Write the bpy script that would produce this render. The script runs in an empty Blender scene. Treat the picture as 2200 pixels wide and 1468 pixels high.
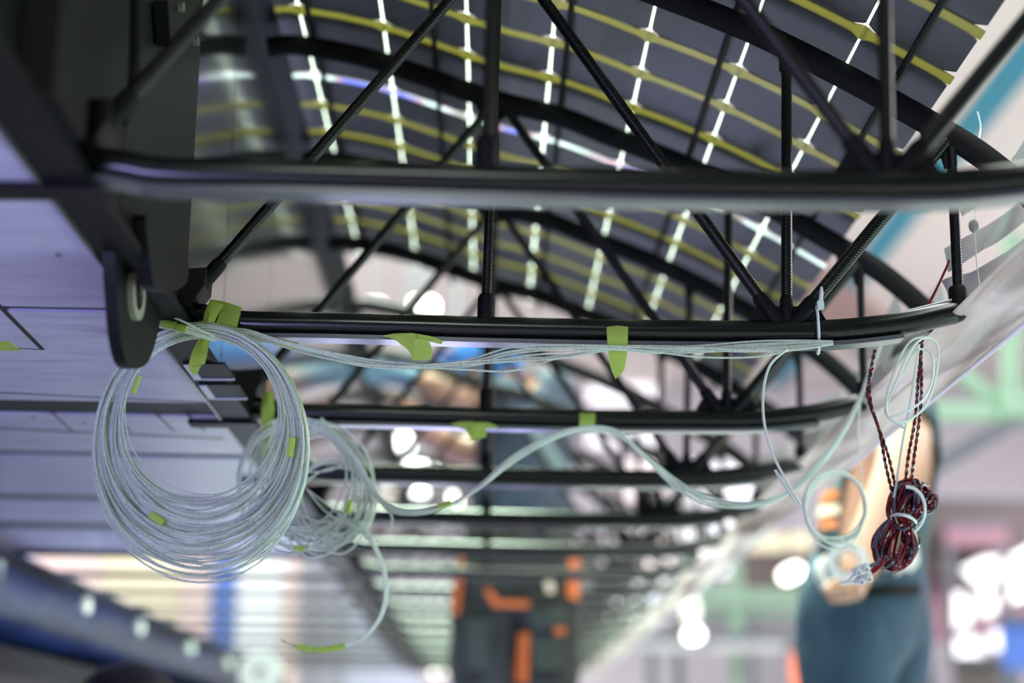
import bpy, bmesh, math, random
from mathutils import Vector, Matrix
from mathutils.bvhtree import BVHTree
R = random.Random(7)
SC = bpy.context.scene
COL = SC.collection
PI = math.pi

# ------------------------------------------------------------------ camera, light, exposure
F = 3300.0                                   # focal length in pixels of a 2200 px wide frame
CZ = 0.35
VX, VY = 1046.0, 1645.0                      # where lines along the wing meet in the picture
pitch = math.atan((VY - 734) / F)
yaw = -math.atan((1100 - VX) / F * math.cos(pitch))
cam_d = bpy.data.cameras.new('camera')
cam = bpy.data.objects.new('camera', cam_d); COL.objects.link(cam)
cam.location = (0, 0, CZ); cam.rotation_euler = (PI / 2 + pitch, 0, yaw)
cam_d.sensor_width = 36; cam_d.lens = F * 36 / 2200
cam_d.clip_start = 0.02; cam_d.clip_end = 100
cam_d.dof.use_dof = True; cam_d.dof.focus_distance = 1.93; cam_d.dof.aperture_fstop = 1.7
cam_d.dof.aperture_blades = 0
SC.camera = cam
SC.view_settings.view_transform = 'Standard'; SC.view_settings.look = 'None'
SC.view_settings.exposure = 0.0; SC.view_settings.gamma = 1.0
SC.view_settings.use_curve_mapping = False
try:
    SC.cycles.use_denoising = True
    SC.cycles.max_bounces = 8; SC.cycles.diffuse_bounces = 3; SC.cycles.glossy_bounces = 4
    SC.cycles.transmission_bounces = 6; SC.cycles.transparent_max_bounces = 12
    SC.cycles.sample_clamp_indirect = 6.0
    SC.cycles.caustics_reflective = False; SC.cycles.caustics_refractive = False
except Exception:
    pass
W = bpy.data.worlds.new('hall_air'); SC.world = W; W.use_nodes = True
W.node_tree.nodes['Background'].inputs[0].default_value = (0.60, 0.58, 0.70, 1)
W.node_tree.nodes['Background'].inputs[1].default_value = 0.25

def area(name, loc, target, sx, sy, power, col):
    l = bpy.data.lights.new(name, 'AREA'); l.shape = 'RECTANGLE'; l.size = sx; l.size_y = sy
    l.energy = power; l.color = col
    o = bpy.data.objects.new(name, l); COL.objects.link(o); o.location = loc
    o.rotation_euler = (Vector(target) - Vector(loc)).to_track_quat('-Z', 'Y').to_euler()
    return o
area('lamp_over_wing', (0.25, 2.1, 3.4), (0.25, 2.1, 0), 2.6, 4.2, 300, (0.92, 1.0, 0.90))
area('hall_lamp_far', (-4.0, 12.5, 4.4), (-3.4, 14.0, 0), 4.6, 3.0, 1000, (1.0, 0.95, 0.95))
area('hall_lamp_right', (6.4, 11.5, 4.4), (4.8, 13.0, 0), 1.8, 5.0, 1000, (1.0, 0.95, 0.93))
area('hall_lamp_side', (5.2, 5.0, 4.4), (4.2, 5.5, 0), 2.0, 6.0, 800, (1.0, 0.95, 0.93))
area('hall_lamp_left', (-5.2, 6.0, 4.4), (-5.0, 6.0, 0), 2.5, 7.0, 300, (0.86, 0.84, 1.0))
area('front_fill', (-0.35, -1.5, 2.3), (-0.15, 2.0, 0.9), 0.9, 0.25, 20, (0.90, 1.0, 0.88))  # unseen fill added to brighten the wires and the sharp tube
area('green_fill_top', (-0.25, 6.6, 4.3), (-0.25, 6.6, 0.9), 1.0, 4.2, 900, (0.74, 1.0, 0.76))  # unseen fill added overhead for pale green highlights on the far ribs
area('violet_fill', (-1.1, -0.3, 0.06), (-0.95, 2.3, 1.0), 0.8, 0.8, 46, (0.42, 0.42, 1.0))  # unseen fill added low down to tint the lower skin violet
area('violet_fill_far', (-0.42, 4.3, 0.06), (-0.85, 4.0, 1.0), 0.5, 1.4, 20, (0.46, 0.44, 1.0))  # second unseen violet fill, added for the farther skin panels
area('green_fill_low', (1.7, 1.6, 0.12), (0.6, 1.8, 1.2), 1.0, 1.0, 28, (0.45, 1.0, 0.78))  # unseen fill added to tint the tube undersides teal-green

# ------------------------------------------------------------------ picture point -> place in the hall
c_r = Vector((math.cos(yaw), math.sin(yaw), 0))
c_f = Vector((-math.sin(yaw) * math.cos(pitch), math.cos(yaw) * math.cos(pitch), math.sin(pitch)))
c_u = c_r.cross(c_f)
def ray(px, py):
    return c_f + c_r * ((px - 1100) / F) + c_u * ((734 - py) / F)
def at(px, py, Y):
    d = ray(px, py); return Vector((0, 0, CZ)) + d * (Y / d.y)
def atX(px, py, X):
    d = ray(px, py); return Vector((0, 0, CZ)) + d * (X / d.x)
def atZ(px, py, Z):
    d = ray(px, py); return Vector((0, 0, CZ)) + d * ((Z - CZ) / d.z)
RIB0, STEP = 1.334, 0.5
YB, YC = RIB0 + STEP, RIB0 + 2 * STEP

# ------------------------------------------------------------------ materials
def mat(name, col, rough=0.5, metal=0.0, spec=0.5, coat=0.0, emit=None, es=0.0):
    m = bpy.data.materials.new(name); m.use_nodes = True
    b = m.node_tree.nodes['Principled BSDF']
    b.inputs['Base Color'].default_value = (*col, 1); b.inputs['Roughness'].default_value = rough
    b.inputs['Metallic'].default_value = metal; b.inputs['Specular IOR Level'].default_value = spec
    b.inputs['Coat Weight'].default_value = coat; b.inputs['Coat Roughness'].default_value = 0.12
    if emit:
        b.inputs['Emission Color'].default_value = (*emit, 1); b.inputs['Emission Strength'].default_value = es
    return m
def nn(m, t, **kw):
    n = m.node_tree.nodes.new(t)
    for k, v in kw.items(): setattr(n, k, v)
    return n
def ln(m, a, b): m.node_tree.links.new(a, b)
def bsdf(m): return m.node_tree.nodes['Principled BSDF']
def coords(m, scale=(1, 1, 1)):
    t = nn(m, 'ShaderNodeTexCoord'); mp = nn(m, 'ShaderNodeMapping')
    mp.inputs['Scale'].default_value = scale
    ln(m, t.outputs['Object'], mp.inputs['Vector']); return mp.outputs['Vector']
def noise_col(m, c1, c2, scale=8, detail=4, stretch=(1, 1, 1), lo=0.35, hi=0.65, rough_var=None):
    v = coords(m, stretch); n = nn(m, 'ShaderNodeTexNoise')
    n.inputs['Scale'].default_value = scale; n.inputs['Detail'].default_value = detail
    ln(m, v, n.inputs['Vector'])
    r = nn(m, 'ShaderNodeValToRGB'); r.color_ramp.elements[0].position = lo; r.color_ramp.elements[1].position = hi
    r.color_ramp.elements[0].color = (*c1, 1); r.color_ramp.elements[1].color = (*c2, 1)
    ln(m, n.outputs['Fac'], r.inputs['Fac']); ln(m, r.outputs['Color'], bsdf(m).inputs['Base Color'])
    return n
def noise_bump(m, scale, strength, dist=0.002, stretch=(1, 1, 1)):
    v = coords(m, stretch); n = nn(m, 'ShaderNodeTexNoise'); n.inputs['Scale'].default_value = scale
    ln(m, v, n.inputs['Vector']); b = nn(m, 'ShaderNodeBump')
    b.inputs['Strength'].default_value = strength; b.inputs['Distance'].default_value = dist
    ln(m, n.outputs['Fac'], b.inputs['Height']); ln(m, b.outputs['Normal'], bsdf(m).inputs['Normal'])
def wave_bump(m, scale, strength, dist, direction='X', stretch=(1, 1, 1)):
    v = coords(m, stretch); n = nn(m, 'ShaderNodeTexWave'); n.inputs['Scale'].default_value = scale
    n.bands_direction = direction
    ln(m, v, n.inputs['Vector']); b = nn(m, 'ShaderNodeBump')
    b.inputs['Strength'].default_value = strength; b.inputs['Distance'].default_value = dist
    ln(m, n.outputs['Fac'], b.inputs['Height']); ln(m, b.outputs['Normal'], bsdf(m).inputs['Normal'])
M = {}
M['carbon'] = mat('carbon_weave', (0.006, 0.007, 0.0065), 0.22, 0, 0.5)
def weave(m):                                # fine twill in relief and sheen
    t = nn(m, 'ShaderNodeTexCoord'); mp = nn(m, 'ShaderNodeMapping'); mp.inputs['Rotation'].default_value = (0.6, 0.785, 0.785)
    ln(m, t.outputs['Object'], mp.inputs['Vector'])
    c = nn(m, 'ShaderNodeTexChecker'); c.inputs['Scale'].default_value = 330
    c.inputs['Color1'].default_value = (0.002, 0.003, 0.0025, 1); c.inputs['Color2'].default_value = (0.010, 0.013, 0.011, 1)
    ln(m, mp.outputs['Vector'], c.inputs['Vector']); ln(m, c.outputs['Color'], bsdf(m).inputs['Base Color'])
    b = nn(m, 'ShaderNodeBump'); b.inputs['Strength'].default_value = 0.05; b.inputs['Distance'].default_value = 0.0004
    ln(m, c.outputs['Fac'], b.inputs['Height']); ln(m, b.outputs['Normal'], bsdf(m).inputs['Normal'])
weave(M['carbon'])
M['carbon_wound'] = mat('wound_carbon_tube', (0.005, 0.005, 0.005), 0.3, 0, 0.35)
wave_bump(M['carbon_wound'], 105, 0.35, 0.0008, 'Z')
M['carbon_matt'] = mat('matt_carbon', (0.004, 0.004, 0.005), 0.6, 0, 0.18)
M['cap'] = mat('cap_strip_film', (0.10, 0.105, 0.11), 0.22, 0, 0.6)
M['web'] = mat('polished_spar_web', (0.022, 0.024, 0.023), 0.13, 0, 0.9, 0.6)
noise_col(M['web'], (0.018, 0.021, 0.019), (0.030, 0.031, 0.029), 40, 3, (0.3, 6, 0.25), 0.3, 0.7)
M['web_plain'] = mat('dull_spar_plate', (0.014, 0.014, 0.015), 0.5, 0, 0.2)
M['black'] = mat('black_composite', (0.004, 0.004, 0.005), 0.5, 0, 0.25)
M['flange'] = mat('dark_spar_flange', (0.004, 0.004, 0.006), 0.5, 0, 0.2)
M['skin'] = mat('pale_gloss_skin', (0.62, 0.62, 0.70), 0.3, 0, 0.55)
noise_col(M['skin'], (0.40, 0.39, 0.60), (0.53, 0.52, 0.76), 14, 6, (0.5, 3.0, 1), 0.30, 0.55)  # violet light from below partly put into the base colour
M['groove'] = mat('dark_groove', (0.008, 0.012, 0.012), 0.6)
M['cell'] = mat('solar_cell_back', (0.065, 0.064, 0.078), 0.45, 0, 0.5)
n_ = noise_col(M['cell'], (0.034, 0.036, 0.040), (0.058, 0.058, 0.070), 9, 3)
def translucent(name, col, col2, fac=0.6, rough=0.4, transp=0.0):
    m = bpy.data.materials.new(name); m.use_nodes = True; nt = m.node_tree
    out = [n for n in nt.nodes if n.type == 'OUTPUT_MATERIAL'][0]
    p = bsdf(m); p.inputs['Base Color'].default_value = (*col2, 1); p.inputs['Roughness'].default_value = rough
    t = nn(m, 'ShaderNodeBsdfTranslucent'); t.inputs['Color'].default_value = (*col, 1)
    mx = nn(m, 'ShaderNodeMixShader'); mx.inputs[0].default_value = fac
    ln(m, p.outputs[0], mx.inputs[1]); ln(m, t.outputs[0], mx.inputs[2])
    last = mx
    if transp:
        tr = nn(m, 'ShaderNodeBsdfTransparent'); m2 = nn(m, 'ShaderNodeMixShader'); m2.inputs[0].default_value = transp
        ln(m, mx.outputs[0], m2.inputs[1]); ln(m, tr.outputs[0], m2.inputs[2]); last = m2
    ln(m, last.outputs[0], out.inputs['Surface']); return m
M['gap'] = translucent('clear_gap_film', (0.95, 1.0, 0.95), (0.8, 0.8, 0.8), 0.92)
M['seam'] = translucent('painted_sheen_seam', (0.80, 0.86, 1.0), (0.8, 0.75, 0.9), 0.6, 0.15)
def iris(m):  # blue, pink and white reflections put into the seam's colour
    v = coords(m, (1, 0.05, 1)); n = nn(m, 'ShaderNodeTexNoise'); n.inputs['Scale'].default_value = 5.5; n.inputs['Detail'].default_value = 2
    ln(m, v, n.inputs['Vector']); r = nn(m, 'ShaderNodeValToRGB'); e = r.color_ramp.elements
    e[0].position = 0.36; e[0].color = (0.30, 0.36, 0.85, 1); e[1].position = 0.62; e[1].color = (0.35, 0.30, 0.22, 1)
    for p, c in ((0.42, (0.75, 0.5, 0.6, 1)), (0.46, (0.75, 0.9, 0.85, 1)), (0.55, (0.9, 0.95, 1.0, 1))):
        q = e.new(p); q.color = c
    ln(m, n.outputs['Fac'], r.inputs['Fac'])
    t = [k for k in m.node_tree.nodes if k.type == 'BSDF_TRANSLUCENT'][0]; ln(m, r.outputs['Color'], t.inputs['Color'])
iris(M['seam'])
M['strip'] = translucent('yellow_glue_strip', (0.36, 0.34, 0.13), (0.26, 0.25, 0.12), 0.62, 0.3)
M['film'] = translucent('milky_film', (0.70, 0.66, 0.66), (0.62, 0.58, 0.57), 0.45, 0.28, 0.10)
def film_dirt(m):
    v = coords(m, (6, 0.55, 6)); n = nn(m, 'ShaderNodeTexNoise'); n.inputs['Scale'].default_value = 3.2; n.inputs['Detail'].default_value = 5
    ln(m, v, n.inputs['Vector']); r = nn(m, 'ShaderNodeValToRGB')
    r.color_ramp.elements[0].position = 0.34; r.color_ramp.elements[0].color = (0.36, 0.29, 0.27, 1)
    r.color_ramp.elements[1].position = 0.55; r.color_ramp.elements[1].color = (0.74, 0.70, 0.69, 1)
    ln(m, n.outputs['Fac'], r.inputs['Fac']); ln(m, r.outputs['Color'], bsdf(m).inputs['Base Color'])
    t = [k for k in m.node_tree.nodes if k.type == 'BSDF_TRANSLUCENT'][0]; ln(m, r.outputs['Color'], t.inputs['Color'])
film_dirt(M['film'])
M['fabric'] = translucent('grey_peel_cloth', (0.46, 0.43, 0.45), (0.40, 0.375, 0.395), 0.45, 0.8)
M['tape'] = translucent('green_masking_tape', (0.66, 0.82, 0.18), (0.60, 0.76, 0.16), 0.35, 0.75)
M['wire'] = mat('white_wire_jacket', (0.58, 0.63, 0.56), 0.35, 0, 0.5)
def wire_print(m):
    v = coords(m); n = nn(m, 'ShaderNodeTexNoise'); n.inputs['Scale'].default_value = 560; n.inputs['Detail'].default_value = 1
    ln(m, v, n.inputs['Vector']); r = nn(m, 'ShaderNodeValToRGB')
    r.color_ramp.elements[0].position = 0.33; r.color_ramp.elements[0].color = (0.32, 0.36, 0.33, 1)
    r.color_ramp.elements[1].position = 0.40; r.color_ramp.elements[1].color = (0.64, 0.72, 0.58, 1)
    ln(m, n.outputs['Fac'], r.inputs['Fac']); ln(m, r.outputs['Color'], bsdf(m).inputs['Base Color'])
wire_print(M['wire'])
M['wire_clear'] = mat('plain_white_wire', (0.72, 0.78, 0.69), 0.3, 0, 0.5)
M['red'] = mat('red_wire', (0.20, 0.012, 0.022), 0.22, 0, 0.6)
M['grey_wire'] = mat('grey_wire', (0.11, 0.13, 0.15), 0.22, 0, 0.6)
M['black_wire'] = mat('black_wire', (0.012, 0.012, 0.016), 0.25, 0, 0.6)
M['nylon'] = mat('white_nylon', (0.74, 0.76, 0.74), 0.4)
M['terminal'] = mat('translucent_white_plastic', (0.70, 0.74, 0.73), 0.35)
M['metal'] = mat('dull_steel', (0.42, 0.41, 0.36), 0.35, 0.8)
M['bush'] = mat('bearing_ring', (0.38, 0.37, 0.30), 0.5)
M['lug'] = mat('black_lug', (0.006, 0.007, 0.007), 0.5, 0, 0.2)
M['skin_man'] = mat('skin_tone', (0.52, 0.30, 0.21), 0.5)
M['hair'] = mat('dark_hair', (0.010, 0.008, 0.008), 0.6)
M['navy'] = mat('navy_work_shirt', (0.035, 0.055, 0.085), 0.8); noise_col(M['navy'], (0.026, 0.042, 0.07), (0.05, 0.08, 0.115), 7)
M['teal'] = mat('dark_teal_shirt', (0.04, 0.085, 0.10), 0.8); noise_col(M['teal'], (0.030, 0.066, 0.080), (0.06, 0.12, 0.135), 6)
M['jeans'] = mat('blue_teal_trousers', (0.03, 0.07, 0.12), 0.85); noise_col(M['jeans'], (0.024, 0.055, 0.10), (0.045, 0.10, 0.14), 6)
for c_ in ('navy', 'teal', 'jeans'): noise_bump(M[c_], 9, 0.9, 0.03, (1, 1, 0.6))
M['trous'] = mat('black_green_trousers', (0.016, 0.021, 0.018), 0.85); noise_col(M['trous'], (0.010, 0.013, 0.012), (0.030, 0.038, 0.033), 9)
M['pocket'] = mat('grey_green_pocket', (0.040, 0.055, 0.047), 0.85)
M['orange'] = mat('orange_trim', (0.62, 0.15, 0.03), 0.7)
M['blue'] = mat('bright_blue_cloth', (0.04, 0.22, 0.62), 0.7)
M['glove'] = mat('pale_blue_glove', (0.15, 0.27, 0.38), 0.6)
M['stripe'] = mat('grey_teal_stripe', (0.12, 0.19, 0.20), 0.8)
M['white_cloth'] = mat('white_cloth', (0.72, 0.76, 0.72), 0.8)
M['white'] = mat('white_paint', (0.72, 0.72, 0.72), 0.5)
M['ceiling'] = mat('cream_ceiling', (0.78, 0.72, 0.67), 0.8)
M['dark_wall'] = mat('dark_grey_wall', (0.05, 0.05, 0.06), 0.8)
M['wall'] = mat('lilac_grey_wall', (0.50, 0.47, 0.53), 0.8)
M['floor'] = mat('grey_hall_floor', (0.42, 0.40, 0.44), 0.5); noise_col(M['floor'], (0.36, 0.34, 0.38), (0.48, 0.46, 0.50), 2)
M['teal_paint'] = mat('teal_paint', (0.045, 0.27, 0.37), 0.7)
M['band_brown'] = mat('dusky_brown', (0.42, 0.29, 0.26), 0.7)
M['steel_green'] = mat('pale_green_steel', (0.21, 0.31, 0.245), 0.5)
M['steel_dark'] = mat('dark_grey_steel', (0.09, 0.10, 0.13), 0.5)
M['pink'] = mat('dusky_pink_panel', (0.27, 0.15, 0.20), 0.7)
M['brown'] = mat('brown_grey_panel', (0.11, 0.085, 0.09), 0.7)
M['lamp'] = mat('lit_lamp', (1, 1, 1), 0.5, emit=(1.0, 0.93, 0.78), es=7)
M['lamp_cool'] = mat('lit_lamp_cool', (1, 1, 1), 0.5, emit=(0.97, 1.0, 0.97), es=7)
M['lamp_green'] = mat('lit_lamp_green', (1, 1, 1), 0.5, emit=(0.75, 0.86, 0.50), es=1.0)
M['pane'] = mat('daylit_pane', (1, 1, 1), 0.5, emit=(0.90, 0.86, 1.0), es=1.1)
M['pane_lilac'] = mat('daylit_lilac_pane', (1, 1, 1), 0.5, emit=(0.66, 0.58, 0.95), es=1.0)
M['pane_pink'] = mat('daylit_pink_pane', (1, 1, 1), 0.5, emit=(0.95, 0.66, 0.70), es=0.9)
M['wrap'] = mat('blue_plastic_wrap', (0.05, 0.09, 0.26), 0.35, 0, 0.15)
noise_col(M['wrap'], (0.004, 0.009, 0.04), (0.022, 0.046, 0.15), 5, 4, (3, 0.4, 3)); 
noise_bump(M['wrap'], 7, 0.35, 0.02, (1, 0.5, 1))
M['banner_blue'] = mat('blue_banner', (0.06, 0.14, 0.50), 0.6)
M['banner_cream'] = mat('cream_board', (0.80, 0.68, 0.50), 0.6)
M['banner_pink'] = mat('pink_board', (0.80, 0.52, 0.46), 0.6)
M['banner_grey'] = mat('grey_board', (0.20, 0.19, 0.22), 0.6)
M['red_box'] = mat('orange_red_plastic', (0.85, 0.16, 0.06), 0.5)
M['scribble'] = mat('pale_pencil', (0.42, 0.40, 0.34), 0.7)

# ------------------------------------------------------------------ mesh helpers
class MB:
    def __init__(s): s.v = []; s.f = []
    def add(s, v, f):
        n = len(s.v); s.v += [tuple(p) for p in v]; s.f += [tuple(i + n for i in q) for q in f]; return s
    def tube(s, pts, r, n=8, closed=False, cap=True, sy=1.0):
        pts = [Vector(p) for p in pts]; m = len(pts); rs = r if isinstance(r, (list, tuple)) else [r] * m
        V = []; t0 = None; nrm = None
        for i, p in enumerate(pts):
            a = pts[(i - 1) % m] if (closed or i > 0) else p; b = pts[(i + 1) % m] if (closed or i < m - 1) else p
            t = (b - a).normalized() if (b - a).length > 1e-9 else Vector((0, 0, 1))
            if nrm is None:
                nrm = t.cross(Vector((0, 1, 0)))
                if nrm.length < 0.05: nrm = t.cross(Vector((1, 0, 0)))
                nrm.normalize()
            else:
                nrm = nrm - t * nrm.dot(t); nrm.normalize()
            bn = t.cross(nrm)
            for k in range(n):
                a_ = 2 * PI * k / n; V.append(p + nrm * (math.cos(a_) * rs[i]) + bn * (math.sin(a_) * rs[i] * sy))
        Fc = []
        for i in range(m if closed else m - 1):
            j = (i + 1) % m
            for k in range(n): Fc.append((i * n + k, i * n + (k + 1) % n, j * n + (k + 1) % n, j * n + k))
        if cap and not closed:
            Fc.append(tuple(range(n - 1, -1, -1))); Fc.append(tuple((m - 1) * n + k for k in range(n)))
        return s.add(V, Fc)
    def box(s, c, d, rot=None):
        c = Vector(c); h = [x / 2 for x in d]
        V = [Vector((x * h[0], y * h[1], z * h[2])) for x in (-1, 1) for y in (-1, 1) for z in (-1, 1)]
        if rot: V = [rot @ v for v in V]
        return s.add([v + c for v in V], [(0, 1, 3, 2), (4, 6, 7, 5), (0, 4, 5, 1), (2, 3, 7, 6), (0, 2, 6, 4), (1, 5, 7, 3)])
    def prism(s, poly, ext):
        ext = Vector(ext); n = len(poly); a = [Vector(p) - ext / 2 for p in poly]; b = [Vector(p) + ext / 2 for p in poly]
        return s.add(a + b, [tuple(range(n - 1, -1, -1)), tuple(range(n, 2 * n))] + [(i, (i + 1) % n, n + (i + 1) % n, n + i) for i in range(n)])
    def sheet(s, rows, thick=0.0):
        """grid of points (rows of equal length) with a little thickness"""
        h, w = len(rows), len(rows[0]); P = [[Vector(p) for p in r] for r in rows]
        idx = lambda i, j: i * w + j
        if not thick:
            return s.add([p for r in P for p in r], [(idx(i, j), idx(i, j + 1), idx(i + 1, j + 1), idx(i + 1, j)) for i in range(h - 1) for j in range(w - 1)])
        N = []
        for i in range(h):
            for j in range(w):
                du = P[i][min(j + 1, w - 1)] - P[i][max(j - 1, 0)]; dv = P[min(i + 1, h - 1)][j] - P[max(i - 1, 0)][j]
                q = du.cross(dv); N.append(q.normalized() if q.length > 1e-12 else Vector((0, 0, 1)))
        flat = [p for r in P for p in r]
        V = [p + n * thick / 2 for p, n in zip(flat, N)] + [p - n * thick / 2 for p, n in zip(flat, N)]
        o = h * w; Fc = []
        for i in range(h - 1):
            for j in range(w - 1):
                q = (idx(i, j), idx(i, j + 1), idx(i + 1, j + 1), idx(i + 1, j)); Fc.append(q); Fc.append(tuple(o + k for k in reversed(q)))
        rim = [idx(0, j) for j in range(w)] + [idx(i, w - 1) for i in range(1, h)] + [idx(h - 1, j) for j in range(w - 2, -1, -1)] + [idx(i, 0) for i in range(h - 2, 0, -1)]
        for k in range(len(rim)):
            a, b = rim[k], rim[(k + 1) % len(rim)]; Fc.append((a, o + a, o + b, b))
        return s.add(V, Fc)
    def ball(s, c, r, nu=16, nv=10, jag=0, rng=None):
        c = Vector(c); r = Vector(r) if not isinstance(r, (int, float)) else Vector((r, r, r))
        V = [c + Vector((0, 0, r.z))]
        for i in range(1, nv):
            th = PI * i / nv
            for k in range(nu):
                ph = 2 * PI * k / nu; q = 1 + (rng.uniform(-jag, jag) if rng else 0)
                V.append(c + Vector((math.sin(th) * math.cos(ph) * r.x, math.sin(th) * math.sin(ph) * r.y, math.cos(th) * r.z)) * 1.0 if not jag else c + Vector((math.sin(th) * math.cos(ph) * r.x, math.sin(th) * math.sin(ph) * r.y, math.cos(th) * r.z)) * q)
        V.append(c - Vector((0, 0, r.z))); last = len(V) - 1; Fc = []
        for k in range(nu): Fc.append((0, 1 + k, 1 + (k + 1) % nu))
        for i in range(nv - 2):
            for k in range(nu):
                a = 1 + i * nu; b = a + nu; Fc.append((a + k, b + k, b + (k + 1) % nu, a + (k + 1) % nu))
        a = 1 + (nv - 2) * nu
        for k in range(nu): Fc.append((a + (k + 1) % nu, a + k, last))
        return s.add(V, Fc)
    def mesh(s, name, m, smooth=True):
        me = bpy.data.meshes.new(name); me.from_pydata(s.v, [], s.f); me.update()
        bm = bmesh.new(); bm.from_mesh(me); bmesh.ops.recalc_face_normals(bm, faces=bm.faces); bm.to_mesh(me); bm.free()
        if m: me.materials.append(M[m] if isinstance(m, str) else m)
        if smooth:
            me.polygons.foreach_set('use_smooth', [True] * len(me.polygons))
            try: me.set_sharp_from_angle(angle=math.radians(38))
            except Exception: pass
        return me
    def build(s, name, m, parent=None, smooth=True):
        return link(name, s.mesh(name, m, smooth), parent)
def link(name, me, parent=None, loc=None):
    o = bpy.data.objects.new(name, me); COL.objects.link(o)
    if parent: o.parent = parent
    if loc is not None: o.location = loc
    return o
def tag(o, label, cat, group=None, kind=None):
    if label: o['label'] = label
    if cat: o['category'] = cat
    if group: o['group'] = group
    if kind: o['kind'] = kind
    return o
def thing(name, label, cat, loc=(0, 0, 0), group=None):
    o = bpy.data.objects.new(name, None); COL.objects.link(o); o.location = loc; o.empty_display_size = 0.05
    return tag(o, label, cat, group)
def struct(name, mb, m, parent=None, smooth=False):
    o = mb.build(name, m, parent, smooth)
    if not parent: o['kind'] = 'structure'
    return o
def cr(pts, n=8, closed=False):
    """smooth curve through points"""
    P = [Vector(p) for p in pts]; m = len(P); out = []
    for i in range(m if closed else m - 1):
        if closed: a, b, c, d = P[(i - 1) % m], P[i], P[(i + 1) % m], P[(i + 2) % m]
        else: a, b, c, d = P[max(i - 1, 0)], P[i], P[i + 1], P[min(i + 2, m - 1)]
        for k in range(n):
            t = k / n
            out.append(0.5 * ((2 * b) + (c - a) * t + (2 * a - 5 * b + 4 * c - d) * t * t + (3 * b - a - 3 * c + d) * t ** 3))
    if not closed: out.append(P[-1].copy())
    return out
ORD = ['nearest', 'second', 'third', 'fourth', 'fifth', 'sixth', 'seventh', 'eighth', 'ninth', 'tenth', 'eleventh', 'twelfth', 'thirteenth', 'fourteenth', 'fifteenth', 'sixteenth', 'seventeenth']

# ------------------------------------------------------------------ the hall
HX0, HX1, HY0, HY1, HZ = -7.0, 7.5, -4.0, 17.0, 4.5
struct('floor', MB().box(((HX0 + HX1) / 2, (HY0 + HY1) / 2, -0.05), (HX1 - HX0, HY1 - HY0, 0.1)), 'floor')
ceil = struct('ceiling', MB().box(((HX0 + HX1) / 2, (HY0 + HY1) / 2, HZ + 0.05), (HX1 - HX0, HY1 - HY0, 0.1)), 'ceiling')
struct('wall_far', MB().box(((HX0 + HX1) / 2, HY1 + 0.05, HZ / 2), (HX1 - HX0, 0.1, HZ)), 'wall')
struct('wall_left', MB().box((HX0 - 0.05, (HY0 + HY1) / 2, HZ / 2), (0.1, HY1 - HY0, HZ)), 'wall')
struct('wall_right', MB().box((HX1 + 0.05, (HY0 + HY1) / 2, HZ / 2), (0.1, HY1 - HY0, HZ)), 'wall')
struct('wall_back', MB().box(((HX0 + HX1) / 2, HY0 - 0.05, HZ / 2), (HX1 - HX0, 0.1, HZ)), 'dark_wall')
ts = [(atZ(2062, 253, HZ).x + atZ(1903, 470, HZ).x) / 2, (atZ(2132, 253, HZ).x + atZ(1965, 470, HZ).x) / 2]
MB().box(((ts[0] + ts[1]) / 2, 8, HZ - 0.012), (ts[1] - ts[0], 17.6, 0.024)).build('teal_stripe', 'teal_paint', ceil, False)
p1, p2 = atZ(1690, 570, HZ), atZ(1905, 742, HZ); d_ = (p2 - p1); n_ = Vector((-d_.y, d_.x, 0)).normalized() * 0.32
MB().prism([p1 - n_, p2 - n_, p2 + n_, p1 + n_], (0, 0, 0.07)).build('brown_band', 'band_brown', ceil, False)  # flat dusky brown band slanting across the ceiling

# ------------------------------------------------------------------ wing: rib profile (x, z seen at the sharp rib)
def B(px, py): p = at(px, py, YB); return Vector((p.x, 0, p.z))
def C(px, py): p = at(px, py, YC); return Vector((p.x, 0, p.z))
LC = cr([B(250, 664), B(300, 672), B(345, 680), B(385, 679), B(420, 677), B(470, 684), B(530, 694), B(700, 697), B(900, 702), B(1045, 706), B(1350, 712), B(1600, 714), B(1760, 713), B(1860, 706), B(1960, 692), B(2062, 668)], 4)
UCK = [C(575, 102), C(640, 97), C(780, 122), C(900, 160), C(1060, 214), C(1200, 249), C(1300, 288), C(1450, 346), C(1560, 396), C(1700, 470), C(1850, 557), C(1920, 606), C(1990, 668), C(2020, 708)]
UC = cr(UCK, 5)
J1, VJ, SB, J2 = C(1068, 214), B(1690, 700), B(398, 652), B(2042, 286)
P2T = B(1690, 104); CPB = B(1043, 700); EPB = B(2061, 672)
X_WEB = B(400, 655).x
Z_LOW = B(400, 680).z
def shift(p, d): return Vector(p) + Vector(d)
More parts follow.
